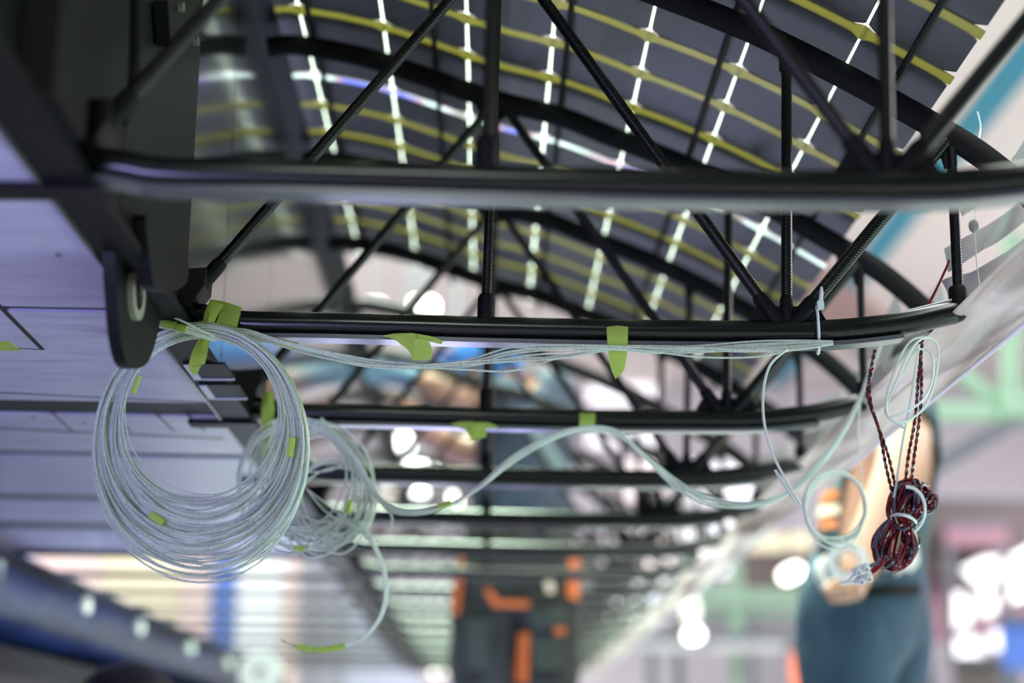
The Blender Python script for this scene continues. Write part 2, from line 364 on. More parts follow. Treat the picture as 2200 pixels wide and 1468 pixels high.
def rib_meshes():
    g = {}
    r0 = 0.0150
    g['lower_chord'] = (MB().tube(LC + [LC[-1] + (LC[-1] - LC[-2]).normalized() * 0.010], [r0] * (len(LC) - 1) + [r0 * 0.9, r0 * 0.45], 14, sy=0.92).mesh('lower_chord', 'carbon'))
    cap = [p + Vector((0, 0, -r0 - 0.0035)) for p in LC[14:-5]]
    g['cap_strip'] = MB().sheet([[p + Vector((0, -0.013, 0)) for p in cap], [p + Vector((0, 0.013, 0)) for p in cap]], 0.0055).mesh('cap_strip', 'cap')
    n = len(UC); g['upper_chord'] = MB().tube(UC, 0.0185, 10, sy=0.6).mesh('upper_chord', 'carbon_matt')
    g['diagonal'] = [MB().tube([SB + (J1 - SB) * t for t in [k / 14 for k in range(15)]], 0.0078, 10).mesh('diagonal', 'carbon_wound'),
                     MB().tube([VJ + Vector((-0.008, 0, 0)) + (J1 + Vector((0.012, 0, 0)) - VJ) * t for t in [k / 14 for k in range(15)]], 0.0080, 10).mesh('diagonal', 'carbon_wound'),
                     MB().tube([VJ + Vector((0.008, 0, 0)) + (J2 + Vector((-0.012, 0, -0.008)) - VJ) * t for t in [k / 10 for k in range(11)]], 0.0090, 10).mesh('diagonal', 'carbon_wound')]
    g['post'] = [MB().tube([CPB, J1 + Vector((0.0, 0, 0))], 0.0060, 10).mesh('post', 'carbon_wound'),
                 MB().tube([VJ, P2T], 0.0070, 10).mesh('post', 'carbon_wound'),
                 MB().tube([EPB, J2], 0.0068, 10).mesh('post', 'carbon_wound')]
    def sleeve(p, q, a, b, r):
        d = q - p; return MB().tube([p + d * a, p + d * (a + (b - a) * 0.15), p + d * (b - (b - a) * 0.12), p + d * b], [r * 0.9, r, r, r * 0.82], 10).mesh('sleeve', 'carbon_matt')
    g['sleeve'] = [sleeve(CPB, J1, 0.0, 0.075, 0.0108), sleeve(SB, J1, 0.01, 0.11, 0.0102), sleeve(VJ, P2T, 0.0, 0.10, 0.0088), sleeve(P2T, VJ, 0.03, 0.09, 0.0100),
                   sleeve(VJ + Vector((-0.008, 0, 0)), J1, 0.0, 0.075, 0.0105), sleeve(VJ + Vector((0.008, 0, 0)), J2, 0.0, 0.13, 0.0108), sleeve(EPB, J2, 0.0, 0.14, 0.0125)]
    def plate(pts, th=0.006): return MB().prism(pts, (0, th, 0)).mesh('gusset', 'carbon_matt', False)
    g['gusset'] = [plate([B(1606, 690), B(1628, 652), B(1652, 660), B(1672, 660), B(1690, 657), B(1708, 660), B(1728, 658), B(1748, 648), B(1776, 692)]),
                   plate([B(1978, 282), B(2050, 268), B(2120, 340), B(2098, 338), B(2080, 320), B(2066, 318), B(2054, 336), B(2048, 362), B(2030, 362), B(2022, 334), B(2006, 322), B(1992, 330)]),
                   plate([C(1015, 200), C(1068, 205), C(1150, 235), C(1122, 246), C(1092, 232), C(1082, 258), C(1056, 258), C(1050, 236), C(1026, 240)], 0.008),
                   plate([B(1660, 92), B(1690, 96), B(1720, 122), B(1704, 128), B(1700, 150), B(1682, 150), B(1680, 122)])]
    fx0, fx1, fz = B(250, 664).x, X_WEB + 0.02, Z_LOW - 0.027
    g['foot_plate'] = MB().box(((fx0 + fx1) / 2, 0, fz), (fx1 - fx0, 0.032, 0.006)).mesh('foot_plate', 'flange', False)
    g['end_block'] = MB().prism([B(383, 592), B(450, 588), B(446, 626), B(418, 664), B(430, 690), B(372, 690)], (0, 0.05, 0)).mesh('end_block', 'black', False)
    return g
RM = rib_meshes()
NR = 16
rib_roots = []
rib_note = {0: 'black carbon truss rib nearest the camera, blurred, its lower tube crossing the whole picture',
            1: 'sharp black carbon truss rib with green tape and white zip tie on its lower tube',
            2: 'black carbon truss rib next behind the sharp one, small wire coil taped to it'}
for i in range(NR):
    r = thing('wing_rib', rib_note.get(i, 'black carbon truss rib, %s from the camera, in the row along the wing' % ORD[i]), 'rib', (0, RIB0 + i * STEP, 0), 'truss ribs along the wing')
    rib_roots.append(r)
    made = {}
    for k in ('lower_chord', 'upper_chord', 'cap_strip', 'diagonal', 'post', 'end_block', 'foot_plate'):
        v = RM[k]; made[k] = [link(k, me, r) for me in (v if isinstance(v, list) else [v])]
    for me, par in zip(RM['sleeve'], (made['post'][0], made['diagonal'][0], made['post'][1], made['post'][1], made['diagonal'][1], made['diagonal'][2], made['post'][2])): link('sleeve', me, par)
    for me, par in zip(RM['gusset'], (made['lower_chord'][0], made['upper_chord'][0], made['upper_chord'][0], made['upper_chord'][0])): link('gusset', me, par)

# zip tie on the sharp rib
zt = thing('zip_tie', 'white nylon zip tie round the lower tube of the sharp rib', 'zip tie', at(1755, 700, YB))
zl = zt.location
ring = []
for k in range(20):
    a = 2 * PI * k / 20; ring.append(Vector((0.003 * math.sin(a), math.sin(a) * 0.0225, math.cos(a) * 0.0295 - 0.006)))
MB().tube(ring, 0.0024, 6, True, sy=0.8).build('strap', 'nylon', zt)
MB().box((0.001, -0.021, 0.020), (0.008, 0.007, 0.010)).tube([(0.001, -0.022, 0.024), (0.003, -0.022, 0.036), (0.004, -0.020, 0.044)], [0.0026, 0.0024, 0.0016], 6).build('lock_head', 'nylon', zt)

# ------------------------------------------------------------------ solar skin
colpx = [590, 645, 815, 990, 1166, 1336, 1502, 1658, 1806]
UCs = cr(UCK[:12], 12)
def upt(x):                                  # point on the upper chord at picture column x of the third rib
    X = C(x, 300).x
    best = None
    for a, b in zip(UCs, UCs[1:]):
        if min(a.x, b.x) - 1e-9 <= X <= max(a.x, b.x) + 1e-9:
            t = (X - a.x) / (b.x - a.x) if abs(b.x - a.x) > 1e-9 else 0; best = a + (b - a) * t; tg = (b - a).normalized(); break
    nrm = Vector((-tg.z, 0, tg.x)); return best + nrm * 0.034, tg, nrm
def upx(px):                                 # precise: solve X at the chord, not at y=300
    # iterate on the picture row so that the point lies on the chord
    py = 300
    for _ in range(6):
        X = C(px, py).x
        for a, b in zip(UCs, UCs[1:]):
            if min(a.x, b.x) - 1e-9 <= X <= max(a.x, b.x) + 1e-9:
                t = (X - a.x) / (b.x - a.x) if abs(b.x - a.x) > 1e-9 else 0; P = a + (b - a) * t; tg = (b - a).normalized(); break
        # project back
        d = Vector((P.x, YC, P.z)) - Vector((0, 0, CZ)); q = d.dot(c_f); py = 734 - F * d.dot(c_u) / q
    nrm = Vector((-tg.z, 0, tg.x)); return P + nrm * 0.034, tg, nrm
E = [upx(x) for x in colpx]
PITCH = STEP / 4
GAPR, GAPC, TH, CH = 0.019, 0.0040, 0.0025, 0.015
def sub_curve(i, ta, tb, n):
    """points on the skin between column edges i and i+1, by blending the chord"""
    out = []
    for k in range(n + 1):
        t = ta + (tb - ta) * k / n; x = colpx[i] + (colpx[i + 1] - colpx[i]) * t; out.append(upx(x))
    return out
cell_me = []
for i in range(len(colpx) - 1):
    L = (E[i + 1][0] - E[i][0]).length
    a, b = GAPC / 2 / L, 1 - GAPC / 2 / L
    cu = [upx(colpx[i] + (colpx[i + 1] - colpx[i]) * t) for t in (a, a + CH / L, 0.5, b - CH / L, b)]
    w = (PITCH - GAPR) / 2
    V = []; ny = []
    hw = [w - CH * 0.8, w, w, w, w - CH * 0.8]
    if i == 0: hw[0] = w
    top = []; bot = []
    for (P, tg, nr), h in zip(cu, hw):
        bot += [P + Vector((0, -h, 0)), P + Vector((0, h, 0))]; top += [P + nr * TH + Vector((0, -h, 0)), P + nr * TH + Vector((0, h, 0))]
    m = MB(); n = len(cu); Fc = []
    for k in range(n - 1):
        q = (2 * k, 2 * k + 1, 2 * k + 3, 2 * k + 2); Fc.append(q); Fc.append(tuple(2 * n + z for z in reversed(q)))
        Fc.append((2 * k, 2 * k + 2, 2 * n + 2 * k + 2, 2 * n + 2 * k)); Fc.append((2 * k + 1, 2 * n + 2 * k + 1, 2 * n + 2 * k + 3, 2 * k + 3))
    Fc.append((0, 2 * n, 2 * n + 1, 1)); Fc.append((2 * n - 2, 2 * n - 1, 4 * n - 1, 4 * n - 2))
    m.add(bot + top, Fc); cell_me.append(m.mesh('solar_cell', 'cell', False))
# chordwise strip, wider where four cut corners meet
def strip_mesh(matn, base=0.0108, node=0.0180, drop=0.0012):
    rows = [[], []]
    for i in range(len(colpx) - 1):
        L = (E[i + 1][0] - E[i][0]).length
        ts = [(0.0, node if i else base), (CH * 0.8 / L, base + 0.001), (0.25, base), (0.5, base), (0.75, base), (1 - CH * 0.8 / L, base + 0.001)]
        for t, wd in ts:
            P, tg, nr = upx(colpx[i] + (colpx[i + 1] - colpx[i]) * t)
            rows[0].append(P - nr * drop + Vector((0, -wd, 0))); rows[1].append(P - nr * drop + Vector((0, wd, 0)))
    P, tg, nr = upx(colpx[-1]); rows[0].append(P - nr * drop + Vector((0, -base, 0))); rows[1].append(P - nr * drop + Vector((0, base, 0)))
    return MB().sheet(rows, 0.0008).mesh('glue_strip', matn)
strip_me = strip_mesh('strip'); seam_me = strip_mesh('seam', 0.0062, 0.0085)
def gap_mesh(i, length):
    P, tg, nr = E[i]; w = GAPC / 2 + 0.0016
    return MB().sheet([[P + tg * -w + nr * 0.0012, P + tg * w + nr * 0.0012], [P + tg * -w + nr * 0.0012 + Vector((0, length, 0)), P + tg * w + nr * 0.0012 + Vector((0, length, 0))]], 0.0006).mesh('light_gap', 'gap', False)
gap_me = [gap_mesh(i, STEP) for i in range(1, len(colpx) - 1)]
gap_short = [gap_mesh(i, PITCH * 1.5) for i in range(1, len(colpx) - 1)]
rodpx = [668, 926, 1196, 1470, 1735]
def rod_mesh(x, length):
    P, tg, nr = upx(x); p = P - nr * 0.011
    return MB().tube([p, p + Vector((0, length, 0))], 0.0048, 6).mesh('stringer', 'carbon_matt')
rod_me = [rod_mesh(x, STEP) for x in rodpx]; rod_short = [rod_mesh(x, PITCH * 1.5) for x in rodpx]
bay_label = ['bay of dark solar cells in front of the nearest rib', 'bay of dark solar cells between the nearest and second rib', 'bay of dark solar cells between the second and third rib',
             'bay of dark solar cells between the third and fourth rib, with a shining seam', 'bay of dark solar cells between the fourth and fifth rib', 'last short row of dark solar cells beyond the fifth rib']
for b in range(6):
    y0 = RIB0 + (b - 1) * STEP; rows = 4 if b < 5 else 1
    t = thing('solar_panel', bay_label[b], 'solar panel', (0, y0, 0), 'solar panel bays under the wing top')
    for r in range(rows):
        for me in cell_me: link('solar_cell', me, t, (0, PITCH * (r + 1), 0))
        lab = (b == 3 and r == 1)
        o = link('shining_seam' if lab else 'glue_strip', seam_me if lab else strip_me, t, (0, PITCH * (r + 0.5), 0))
        if lab: o['label'] = 'white seam with painted coloured sheen'
    for me in (gap_me if rows == 4 else gap_short): link('light_gap', me, t)
    for me in (rod_me if rows == 4 else rod_short): link('stringer', me, t)
# handwriting on the nearest right strips
def text(body, size, mtx, m, parent, name):
    cu = bpy.data.curves.new(name, 'FONT'); cu.body = body; cu.size = size; cu.extrude = 0.0003; cu.align_x = 'CENTER'; cu.align_y = 'CENTER'
    o = bpy.data.objects.new(name, cu); COL.objects.link(o); bpy.context.view_layer.update()
    me = bpy.data.meshes.new_from_object(o.evaluated_get(bpy.context.evaluated_depsgraph_get())); bpy.data.objects.remove(o)
    me.transform(mtx); me.materials.clear(); me.materials.append(M[m]); me.name = name
    return link(name, me, parent)

def note(body, row_y, px_, size):
    P0, tg, nr = upx(px_); p = Vector((P0.x, row_y, P0.z)) - nr * 0.0024
    x, y, z = tg, Vector((0, -1, 0)), tg.cross(Vector((0, -1, 0)))
    par = [o for o in bpy.data.objects if o.name.startswith('solar_panel') and o.parent is None and o.location.y < row_y][-1]
    m_ = Matrix(((x.x, y.x, z.x, p.x), (x.y, y.y, z.y, p.y - par.location.y), (x.z, y.z, z.z, p.z), (0, 0, 0, 1)))
    return text(body, size, m_, 'scribble', par, 'handwriting')
note('SCZ 15', RIB0 + PITCH * 0.5, 1745, 0.016)

# ------------------------------------------------------------------ spar
Y0S, Y1S = 0.2, RIB0 + (NR - 0.4) * STEP
ztop = E[0][0].z + 0.02; zbot = Z_LOW - 0.012
sp = thing('wing_spar', 'long dark glossy box spar carrying the left ends of all ribs', 'spar', (X_WEB, Y0S, zbot))
def L(p): return Vector(p) - Vector(sp.location)
xw = X_WEB - 0.012
seams = [Y0S, 1.50, 1.86, 2.16, 2.60, 3.10, 3.7, 4.6, 5.6, 6.8, Y1S]
for a, b in zip(seams, seams[1:]):
    m = MB(); near = b <= 1.87
    x_in = xw + (0.006 if near else 0.0)
    m.box(L(((x_in + xw - 0.012) / 2, (a + b) / 2, (ztop + zbot) / 2)), (x_in - xw + 0.012, b - a - 0.004, ztop - zbot))
    m.build('web_plate', 'black' if b < 1.51 else ('web_plain' if near else 'web'), sp, False)
MB().box(L((xw - 0.03, (Y0S + Y1S) / 2, (ztop + zbot) / 2)), (0.03, Y1S - Y0S, ztop - zbot - 0.01)).build('web_core', 'black', sp, False)
xs = B(338, 690).x
MB().box(L(((xs + X_WEB + 0.012) / 2, (Y0S + Y1S) / 2, zbot - 0.006)), (X_WEB + 0.012 - xs, Y1S - Y0S, 0.012)).build('bottom_flange', 'flange', sp, False)
MB().box(L((xs + 0.001, (Y0S + Y1S) / 2, zbot - 0.010)), (0.003, Y1S - Y0S, 0.010)).build('flange_edge', 'cap', sp, False)
MB().box(L((xw + 0.012, (Y0S + Y1S) / 2, ztop - 0.012)), (0.05, Y1S - Y0S, 0.02)).build('top_flange', 'flange', sp, False)
for y in (YB + 0.17, YB + 0.285):   # openings cut in the flange
    m = MB(); m.box(L(((xs + X_WEB) / 2 + 0.018, y, zbot - 0.0135)), (0.055, 0.075, 0.003)); m.build('flange_opening', 'black', sp, False)
    m = MB(); m.box(L(((xs + X_WEB) / 2 - 0.004, y, zbot - 0.0155)), (0.010, 0.075, 0.003))
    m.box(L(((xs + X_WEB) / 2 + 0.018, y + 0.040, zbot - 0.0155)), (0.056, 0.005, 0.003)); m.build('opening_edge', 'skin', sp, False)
# dark upright frame and strap in front of the web at the near left
MB().box(L((xw + 0.02, 1.20, (ztop + zbot) / 2)), (0.03, 0.10, ztop - zbot)).build('upright', 'black', sp, False)
MB().tube([L(p) for p in cr([atX(292, -30, X_WEB + 0.02), atX(290, 120, X_WEB + 0.02), atX(282, 210, X_WEB + 0.02), atX(262, 262, X_WEB + 0.02)], 5)], 0.006, 6).build('strap', 'black', sp)
for q in ((365, 150), (410, 90)):
    pass
MB().prism([L(atX(*p, X_WEB + 0.006)) for p in ((345, 0), (412, 40), (428, 88), (400, 92), (352, 100))], (0.016, 0, 0)).build('bracket', 'black', sp, False)
for q in ((384, 15), (416, 88)):
    c = L(atX(*q, X_WEB + 0.016)); MB().tube([c, c + Vector((0.006, 0, 0))], 0.0062, 8).build('bolt', 'metal', sp)
# double lug hanging from the flange
lug = thing('hinge_lug', 'black double lug with pale bearing ring hanging under the spar', 'bracket', (X_WEB - 0.03, 1.55, zbot))
def LL(p): return Vector(p) - Vector(lug.location)
def lug_poly(pxs, X): return [LL(atX(a, b, X)) for a, b in pxs]
XL = X_WEB - 0.018
pl = cr(lug_poly([(236, 440), (300, 452), (318, 540), (334, 590), (337, 655), (326, 720), (308, 775), (285, 792), (262, 785), (247, 735), (238, 640), (233, 540)], XL), 4, True)
MB().prism(pl, (0.013, 0, 0)).build('lug_plate', 'lug', lug, False)
pl2 = cr(lug_poly([(300, 462), (345, 490), (380, 540), (393, 580), (385, 612), (350, 628), (318, 615), (306, 540)], XL + 0.03), 4, True)
MB().prism(pl2, (0.014, 0, 0)).build('lug_plate', 'lug', lug, False)
rc = LL(atX(290, 630, XL + 0.008)); ro, ri, nb = 0.030, 0.019, 28
V = []; Fc = []
for k in range(nb):
    a = 2 * PI * k / nb
    for (rr, dx) in ((ro, -0.004), (ro, 0.005), (ri, 0.005), (ri, -0.004)): V.append(rc + Vector((dx, math.cos(a) * rr, math.sin(a) * rr)))
for k in range(nb):
    j = (k + 1) % nb
    for e in range(4): Fc.append((4 * k + e, 4 * k + (e + 1) % 4, 4 * j + (e + 1) % 4, 4 * j + e))
MB().add(V, Fc).build('bearing_ring', 'bush', lug)
MB().tube([rc + Vector((-0.004, 0, 0)), rc + Vector((0.002, 0, 0))], ri + 0.0005, 24).build('bearing_bore', 'black', lug)

# ------------------------------------------------------------------ pale lower skin left of the spar
sk = thing('lower_skin', 'pale lilac glossy lower wing skin of jointed panels left of the spar', 'wing skin', (xs, Y0S, zbot - 0.006))
xl = -1.75
zl0 = zbot - 0.008; slope = 0.012
def SKZ(x): return zl0 + (xs - x) * slope
M['clear_film'] = translucent('clear_wing_film', (0.6, 0.58, 0.68), (0.55, 0.54, 0.62), 0.2, 0.1, 0.94)
def onskin(px, py, dz=-0.0032):
    p = atZ(px, py, zl0 + 0.004); p = atZ(px, py, SKZ(p.x)); p.z += dz; return p
JL = [(660, 5), (872, 15), (972, 5), (1067, 6), (1128, 7), (1184, 7)]      # joints: picture row at the left, half width
js = [(onskin(100, y - h).y, onskin(100, y + h).y) for y, h in JL]
ys = [0.35] + [b for a, b in js]; ends = [a for a, b in js]
NOP = 6                                      # panels from here on are clear film over thin bars
while ys[-1] < Y1S - 0.4: ys.append(ys[-1] + 0.47); ends.append(ys[-1] - 0.01)
for n_p, (a, b) in enumerate(zip(ys, ends)):
    P = [Vector((xs - 0.001, a, SKZ(xs))), Vector((xl, a - 0.01, SKZ(xl))), Vector((xl, b - 0.01, SKZ(xl))), Vector((xs - 0.001, b, SKZ(xs)))]
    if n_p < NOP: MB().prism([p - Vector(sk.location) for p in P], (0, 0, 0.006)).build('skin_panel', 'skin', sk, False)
    else:
        o_ = MB().sheet([[P[0] - Vector(sk.location), P[1] - Vector(sk.location)], [P[3] - Vector(sk.location), P[2] - Vector(sk.location)]]).build('film_panel', 'clear_film', sk, False); o_['label'] = 'clear film panel'
        MB().tube([Vector((xs, a, SKZ(xs) + 0.004)) - Vector(sk.location), Vector((xl, a, SKZ(xl) + 0.004)) - Vector(sk.location)], 0.010, 8).build('crossbar', 'flange', sk)
def sl(p): return Vector(p) - Vector(sk.location)
MB().prism([sl((xs - 0.002, 0.3, SKZ(xs) + 0.0035)), sl((xl, 0.3, SKZ(xl) + 0.0035)), sl((xl, ys[NOP], SKZ(xl) + 0.0035)), sl((xs - 0.002, ys[NOP], SKZ(xs) + 0.0035))], (0, 0, 0.006)).build('backing', 'groove', sk, False)
def skin_line(a, b, w, name='groove_line', m='groove'):
    A, B_ = onskin(*a), onskin(*b); d = (B_ - A).normalized(); n = Vector((-d.y, d.x, 0)) * w / 2
    return MB().prism([sl(A - n), sl(B_ - n), sl(B_ + n), sl(A + n)], (0, 0, 0.0008)).build(name, m, sk, False)
skin_line((-40, 612), (92, 746), 0.006); skin_line((92, 746), (20, 743), 0.0016)
skin_line((-30, 915), (480, 938), 0.008)
skin_line((-20, 838), (470, 862), 0.004)
for x in (110, 235, 330, 395): skin_line((x, 880), (x + 45, 922), 0.003)
MB().prism([sl(onskin(*p)) for p in ((-20, 730), (22, 728), (44, 748), (-20, 748))], (0, 0, 0.0008)).build('tape_patch', 'tape', sk, False)
for q in ((126, 541), (72, 892), (180, 905)):
    c = sl(onskin(*q)); MB().tube([c + Vector((0, 0, -0.0006)), c + Vector((0, 0, 0.001))], 0.0035, 8).build('drilled_hole', 'groove', sk)

# ------------------------------------------------------------------ trailing film and peel cloth
fm = thing('plastic_film', 'milky wrinkled plastic film hanging along the right edge of the wing', 'film', (0, 0, 0))
prof = cr([B(2040, 676), B(2062, 682), B(2084, 696), B(2102, 716), B(2122, 736), B(2140, 747)], 4)
rows = []
ny = 150
for j in range(ny + 1):
    y = 0.9 + (Y1S + 0.4 - 0.9) * (j / ny) ** 1.5
    row = []
    for k, p in enumerate(prof):
        w = 0.007 * math.sin(k / (len(prof) - 1) * PI)
        q = p + Vector((math.sin(y * 9 + k * 0.35) * w + math.sin(y * 23 + k) * w * 0.4, y, -w * 1.2 * math.cos(y * 7 - k * 0.4)))
        row.append(q)
    rows.append(row)
MB().sheet(rows, 0.0006).build('film_sheet', 'film', fm)
MB().tube([r[-1] for r in rows], 0.0035, 6).build('rolled_hem', translucent('bright_hem', (0.85, 0.80, 0.95), (0.85, 0.82, 0.92), 0.5, 0.2), fm)
def ribbon(name, up, lo, Y, m, parent=None, wob=0.006, th=0.0012, seed=1, nz=4, dy=None):
    rg = random.Random(seed); A = cr([at(*p, Y + (dy[i] if dy else 0)) for i, p in enumerate(up)], 5); B_ = cr([at(*p, Y + (dy[i] if dy else 0)) for i, p in enumerate(lo)], 5)
    rows = []
    for k in range(nz + 1):
        t = k / nz; row = []
        for j, (a, b) in enumerate(zip(A, B_)):
            p = a + (b - a) * t; p.y += wob * math.sin(j * 0.55 + t * 2.2 + seed); row.append(p)
        rows.append(row)
    return MB().sheet(rows, th).build(name, m, parent)
def cloth(i, upp, lop, lab, seed):
    """strip given at the sharp rib's place, hung at bay i"""
    o = ribbon('peel_cloth_strip', upp, lop, YB + 0.10, 'fabric', None, 0.010, 0.0012, seed)
    me = o.data; off = Vector((0, i * STEP, 0)); 
    if i: o.location = off
    tag(o, lab, 'cloth strip', 'grey cloth strips along the wing edge'); return o
CU1, CL1 = [(2024, 540), (2075, 506), (2130, 480), (2180, 440), (2240, 370)], [(2040, 582), (2080, 558), (2130, 528), (2185, 488), (2260, 430)]
CU2, CL2 = [(2022, 604), (2062, 592), (2112, 570), (2165, 540), (2250, 470)], [(2036, 652), (2078, 650), (2120, 634), (2180, 590), (2270, 520)]
CU0, CL0 = [(2060, 454), (2085, 424), (2130, 400), (2180, 330), (2230, 250)], [(2062, 470), (2100, 440), (2150, 420), (2200, 380), (2260, 330)]
CU3, CL3 = [(2090, 668), (2120, 640), (2150, 610), (2200, 540)], [(2140, 700), (2150, 690), (2165, 680), (2215, 600)]
names = {0: 'beside the sharp rib', 1: 'beside the third rib', 2: 'beside the fourth rib', 3: 'beside the fifth rib'}
for i in range(4):
    if i == 0: cloth(i, CU0, CL0, 'uppermost grey cloth strip at the right picture edge, narrow', 3 + i)
    cloth(i, CU1, CL1, 'frayed grey cloth strip %s, the upper one of two' % names[i], 11 + i)
    cloth(i, CU2, CL2, 'frayed grey cloth strip %s, the lower one of two' % names[i], 22 + i)
tr = MB().prism([at(*p, YC + 0.05) for p in ((1868, 742), (1895, 700), (1926, 622), (1940, 690), (1915, 760), (1900, 800))], (0, 0.0015, 0)).build('cloth_flap', 'fabric', None, False)
tag(tr, 'pointed grey cloth flap hanging by the third rib end', 'cloth strip')
def thread(pts, Y, r, lab):
    m = MB(); m.tube(cr([at(*p, Y) for p in pts], 6), r, 5); o = m.build('thread', 'wire_clear', None); tag(o, lab, 'thread'); return o
thread([(2100, 240), (2107, 275), (2100, 330), (2098, 420), (2094, 480), (2098, 560), (2106, 622)], YB + 0.06, 0.0008, 'thin white thread hanging across the grey cloth strips')
k_ = MB().ball(at(2092, 486, YB + 0.05), (0.007, 0.005, 0.010), 8, 6).build('tape_knot', 'fabric', None); tag(k_, 'small grey knot of tape on the hanging thread', 'knot')

# ------------------------------------------------------------------ green tape
def tape(name, polys, lab, th=0.0009, m='tape', grp=None):
    t = thing('masking_tape', lab, 'tape', polys[0][0][0], grp)
    for pts in polys:
        o = Vector(t.location); MB().sheet([[Vector(p) - o for p in r] for r in pts], th).build('tape_piece', m, t)
    return t
def tp(a, b, Y, Yb=None, n=5, bow=0.0):
    """tape between two edge polylines of picture points"""
    A = cr([at(*p[:2], Y + (p[2] if len(p) > 2 else 0)) for p in a], n); B_ = cr([at(*p[:2], Y + (p[2] if len(p) > 2 else 0)) for p in b], n)
    mid = [(x + y) / 2 + Vector((0, -bow, 0)) for x, y in zip(A, B_)]
    return [A, mid, B_]
YF = YB - 0.019
tape('masking_tape', [tp([(452, 645, .012), (440, 672), (430, 720), (412, 760), (405, 790)], [(480, 656, .012), (462, 690), (452, 728), (444, 765), (440, 782)], YF - 0.004, bow=0.003),
           tp([(405, 790), (410, 800), (420, 806)], [(440, 782), (432, 786), (422, 806)], YF - 0.004),
           tp([(478, 654, .012), (466, 690), (450, 722)], [(519, 662, .012), (512, 692), (501, 742)], YF, bow=0.002),
           tp([(452, 644, .020), (486, 650, .020), (520, 662, .020)], [(462, 664, .004), (488, 668, .004), (516, 678, .004)], YF)], 'green masking tape with one long tail holding the large wire coil to the tube')
tape('masking_tape', [tp([(1302, 690, .012), (1304, 720), (1306, 752), (1312, 790), (1322, 815)], [(1350, 689, .012), (1349, 720), (1348, 752), (1342, 790), (1338, 800)], YF, bow=0.001)], 'green masking tape strip hanging from the sharp tube beside the white wires')
tape('masking_tape', [tp([(820, 722), (850, 717), (886, 716)], [(838, 727), (858, 736), (886, 752)], YF + 0.004), tp([(886, 716), (930, 724), (952, 734)], [(886, 732), (918, 733), (948, 740)], YF + 0.004),
           tp([(846, 722), (858, 738), (876, 752), (887, 775)], [(893, 718), (893, 734), (893, 752), (893, 775)], YF), tp([(891, 728), (889, 750), (886, 775)], [(920, 730), (928, 750), (926, 772)], YF - 0.003)],
     'crumpled green tape flag stuck under the middle of the sharp tube')
YF2 = YC - 0.019
tape('masking_tape', [tp([(1245, 882, .012), (1245, 900), (1244, 924)], [(1279, 882, .012), (1279, 900), (1276, 924)], YF2)], 'short green tape wrapped over the tube of the third rib at the wire hump')
tape('masking_tape', [tp([(966, 912), (990, 906), (1018, 906)], [(982, 918), (994, 922), (1018, 924)], YF2 + 0.004), tp([(1014, 908), (1046, 908), (1070, 916)], [(1014, 922), (1040, 920), (1066, 921)], YF2 + 0.004),
           tp([(985, 910), (1000, 925), (1012, 945)], [(1018, 908), (1020, 925), (1022, 947)], YF2), tp([(1014, 914), (1012, 930), (1010, 946)], [(1036, 912), (1045, 926), (1044, 940)], YF2 - 0.003)],
     'crumpled green tape flag stuck under the tube of the third rib')
tape('masking_tape', [tp([(567, 840, .01), (562, 880), (561, 930), (562, 975), (558, 1012)], [(586, 846, .01), (590, 880), (585, 930), (594, 970), (566, 1000)], YC - 0.05, bow=0.004)], 'long twisted green tape holding the small wire coil to the third rib')

# ------------------------------------------------------------------ wires
def tubes_obj(name, lists, r, m, parent, n=6, label=None):
    mb = MB(); o0 = Vector(parent.location) if parent else Vector()
    for pts, closed in lists: mb.tube([Vector(p) - o0 for p in pts], r, n, closed)
    o = mb.build(name, m, parent)
    if label: o['label'] = label
    return o
def wrap(parent, a, b, Y, r, name='tape_wrap'):
    A, B_ = at(*a, Y), at(*b, Y); o0 = Vector(parent.location); d = B_ - A
    return MB().tube([A - o0, A + d * 0.3 - o0, A + d * 0.7 - o0, B_ - o0], [r * 0.95, r * 1.08, r * 0.98, r * 1.05], 7, sy=0.7).build(name, 'tape', parent)
PXB, PXC = at(1101, 700, YB).x - at(1100, 700, YB).x, at(1101, 890, YC).x - at(1100, 890, YC).x
YW = YB - 0.045
big = thing('cable_coil', 'large coil of many thin white cables hanging by green tape from the sharp tube', 'cable coil', at(460, 712, YW))
o0 = Vector(big.location)
def loop(cx, top, rx, ry, Y, seed, tilt=0.0, n=44, amp=3.0, flat=0.0, ybow=0.02):
    rg = random.Random(seed); ph = [rg.uniform(0, 6.28) for _ in range(4)]; out = []
    cy = top + ry; dy = rg.uniform(-1, 1) * 0.006
    for k in range(n):
        a = 2 * PI * k / n
        wob = amp * (math.sin(2 * a + ph[0]) * 0.6 + math.sin(3 * a + ph[1]) * 0.5 + 0.3 * math.sin(5 * a + ph[2])) * (0.35 + 0.65 * (1 - math.cos(a)) / 2)
        x = cx + math.sin(a) * (rx + wob) + tilt * (1 - math.cos(a)) / 2 * 10
        y = cy - math.cos(a) * (ry + wob)
        out.append(at(x, y, Y + dy + ybow * 0.3 * math.sin(a + ph[3]) * (1 - math.cos(a)) / 2))
    return out
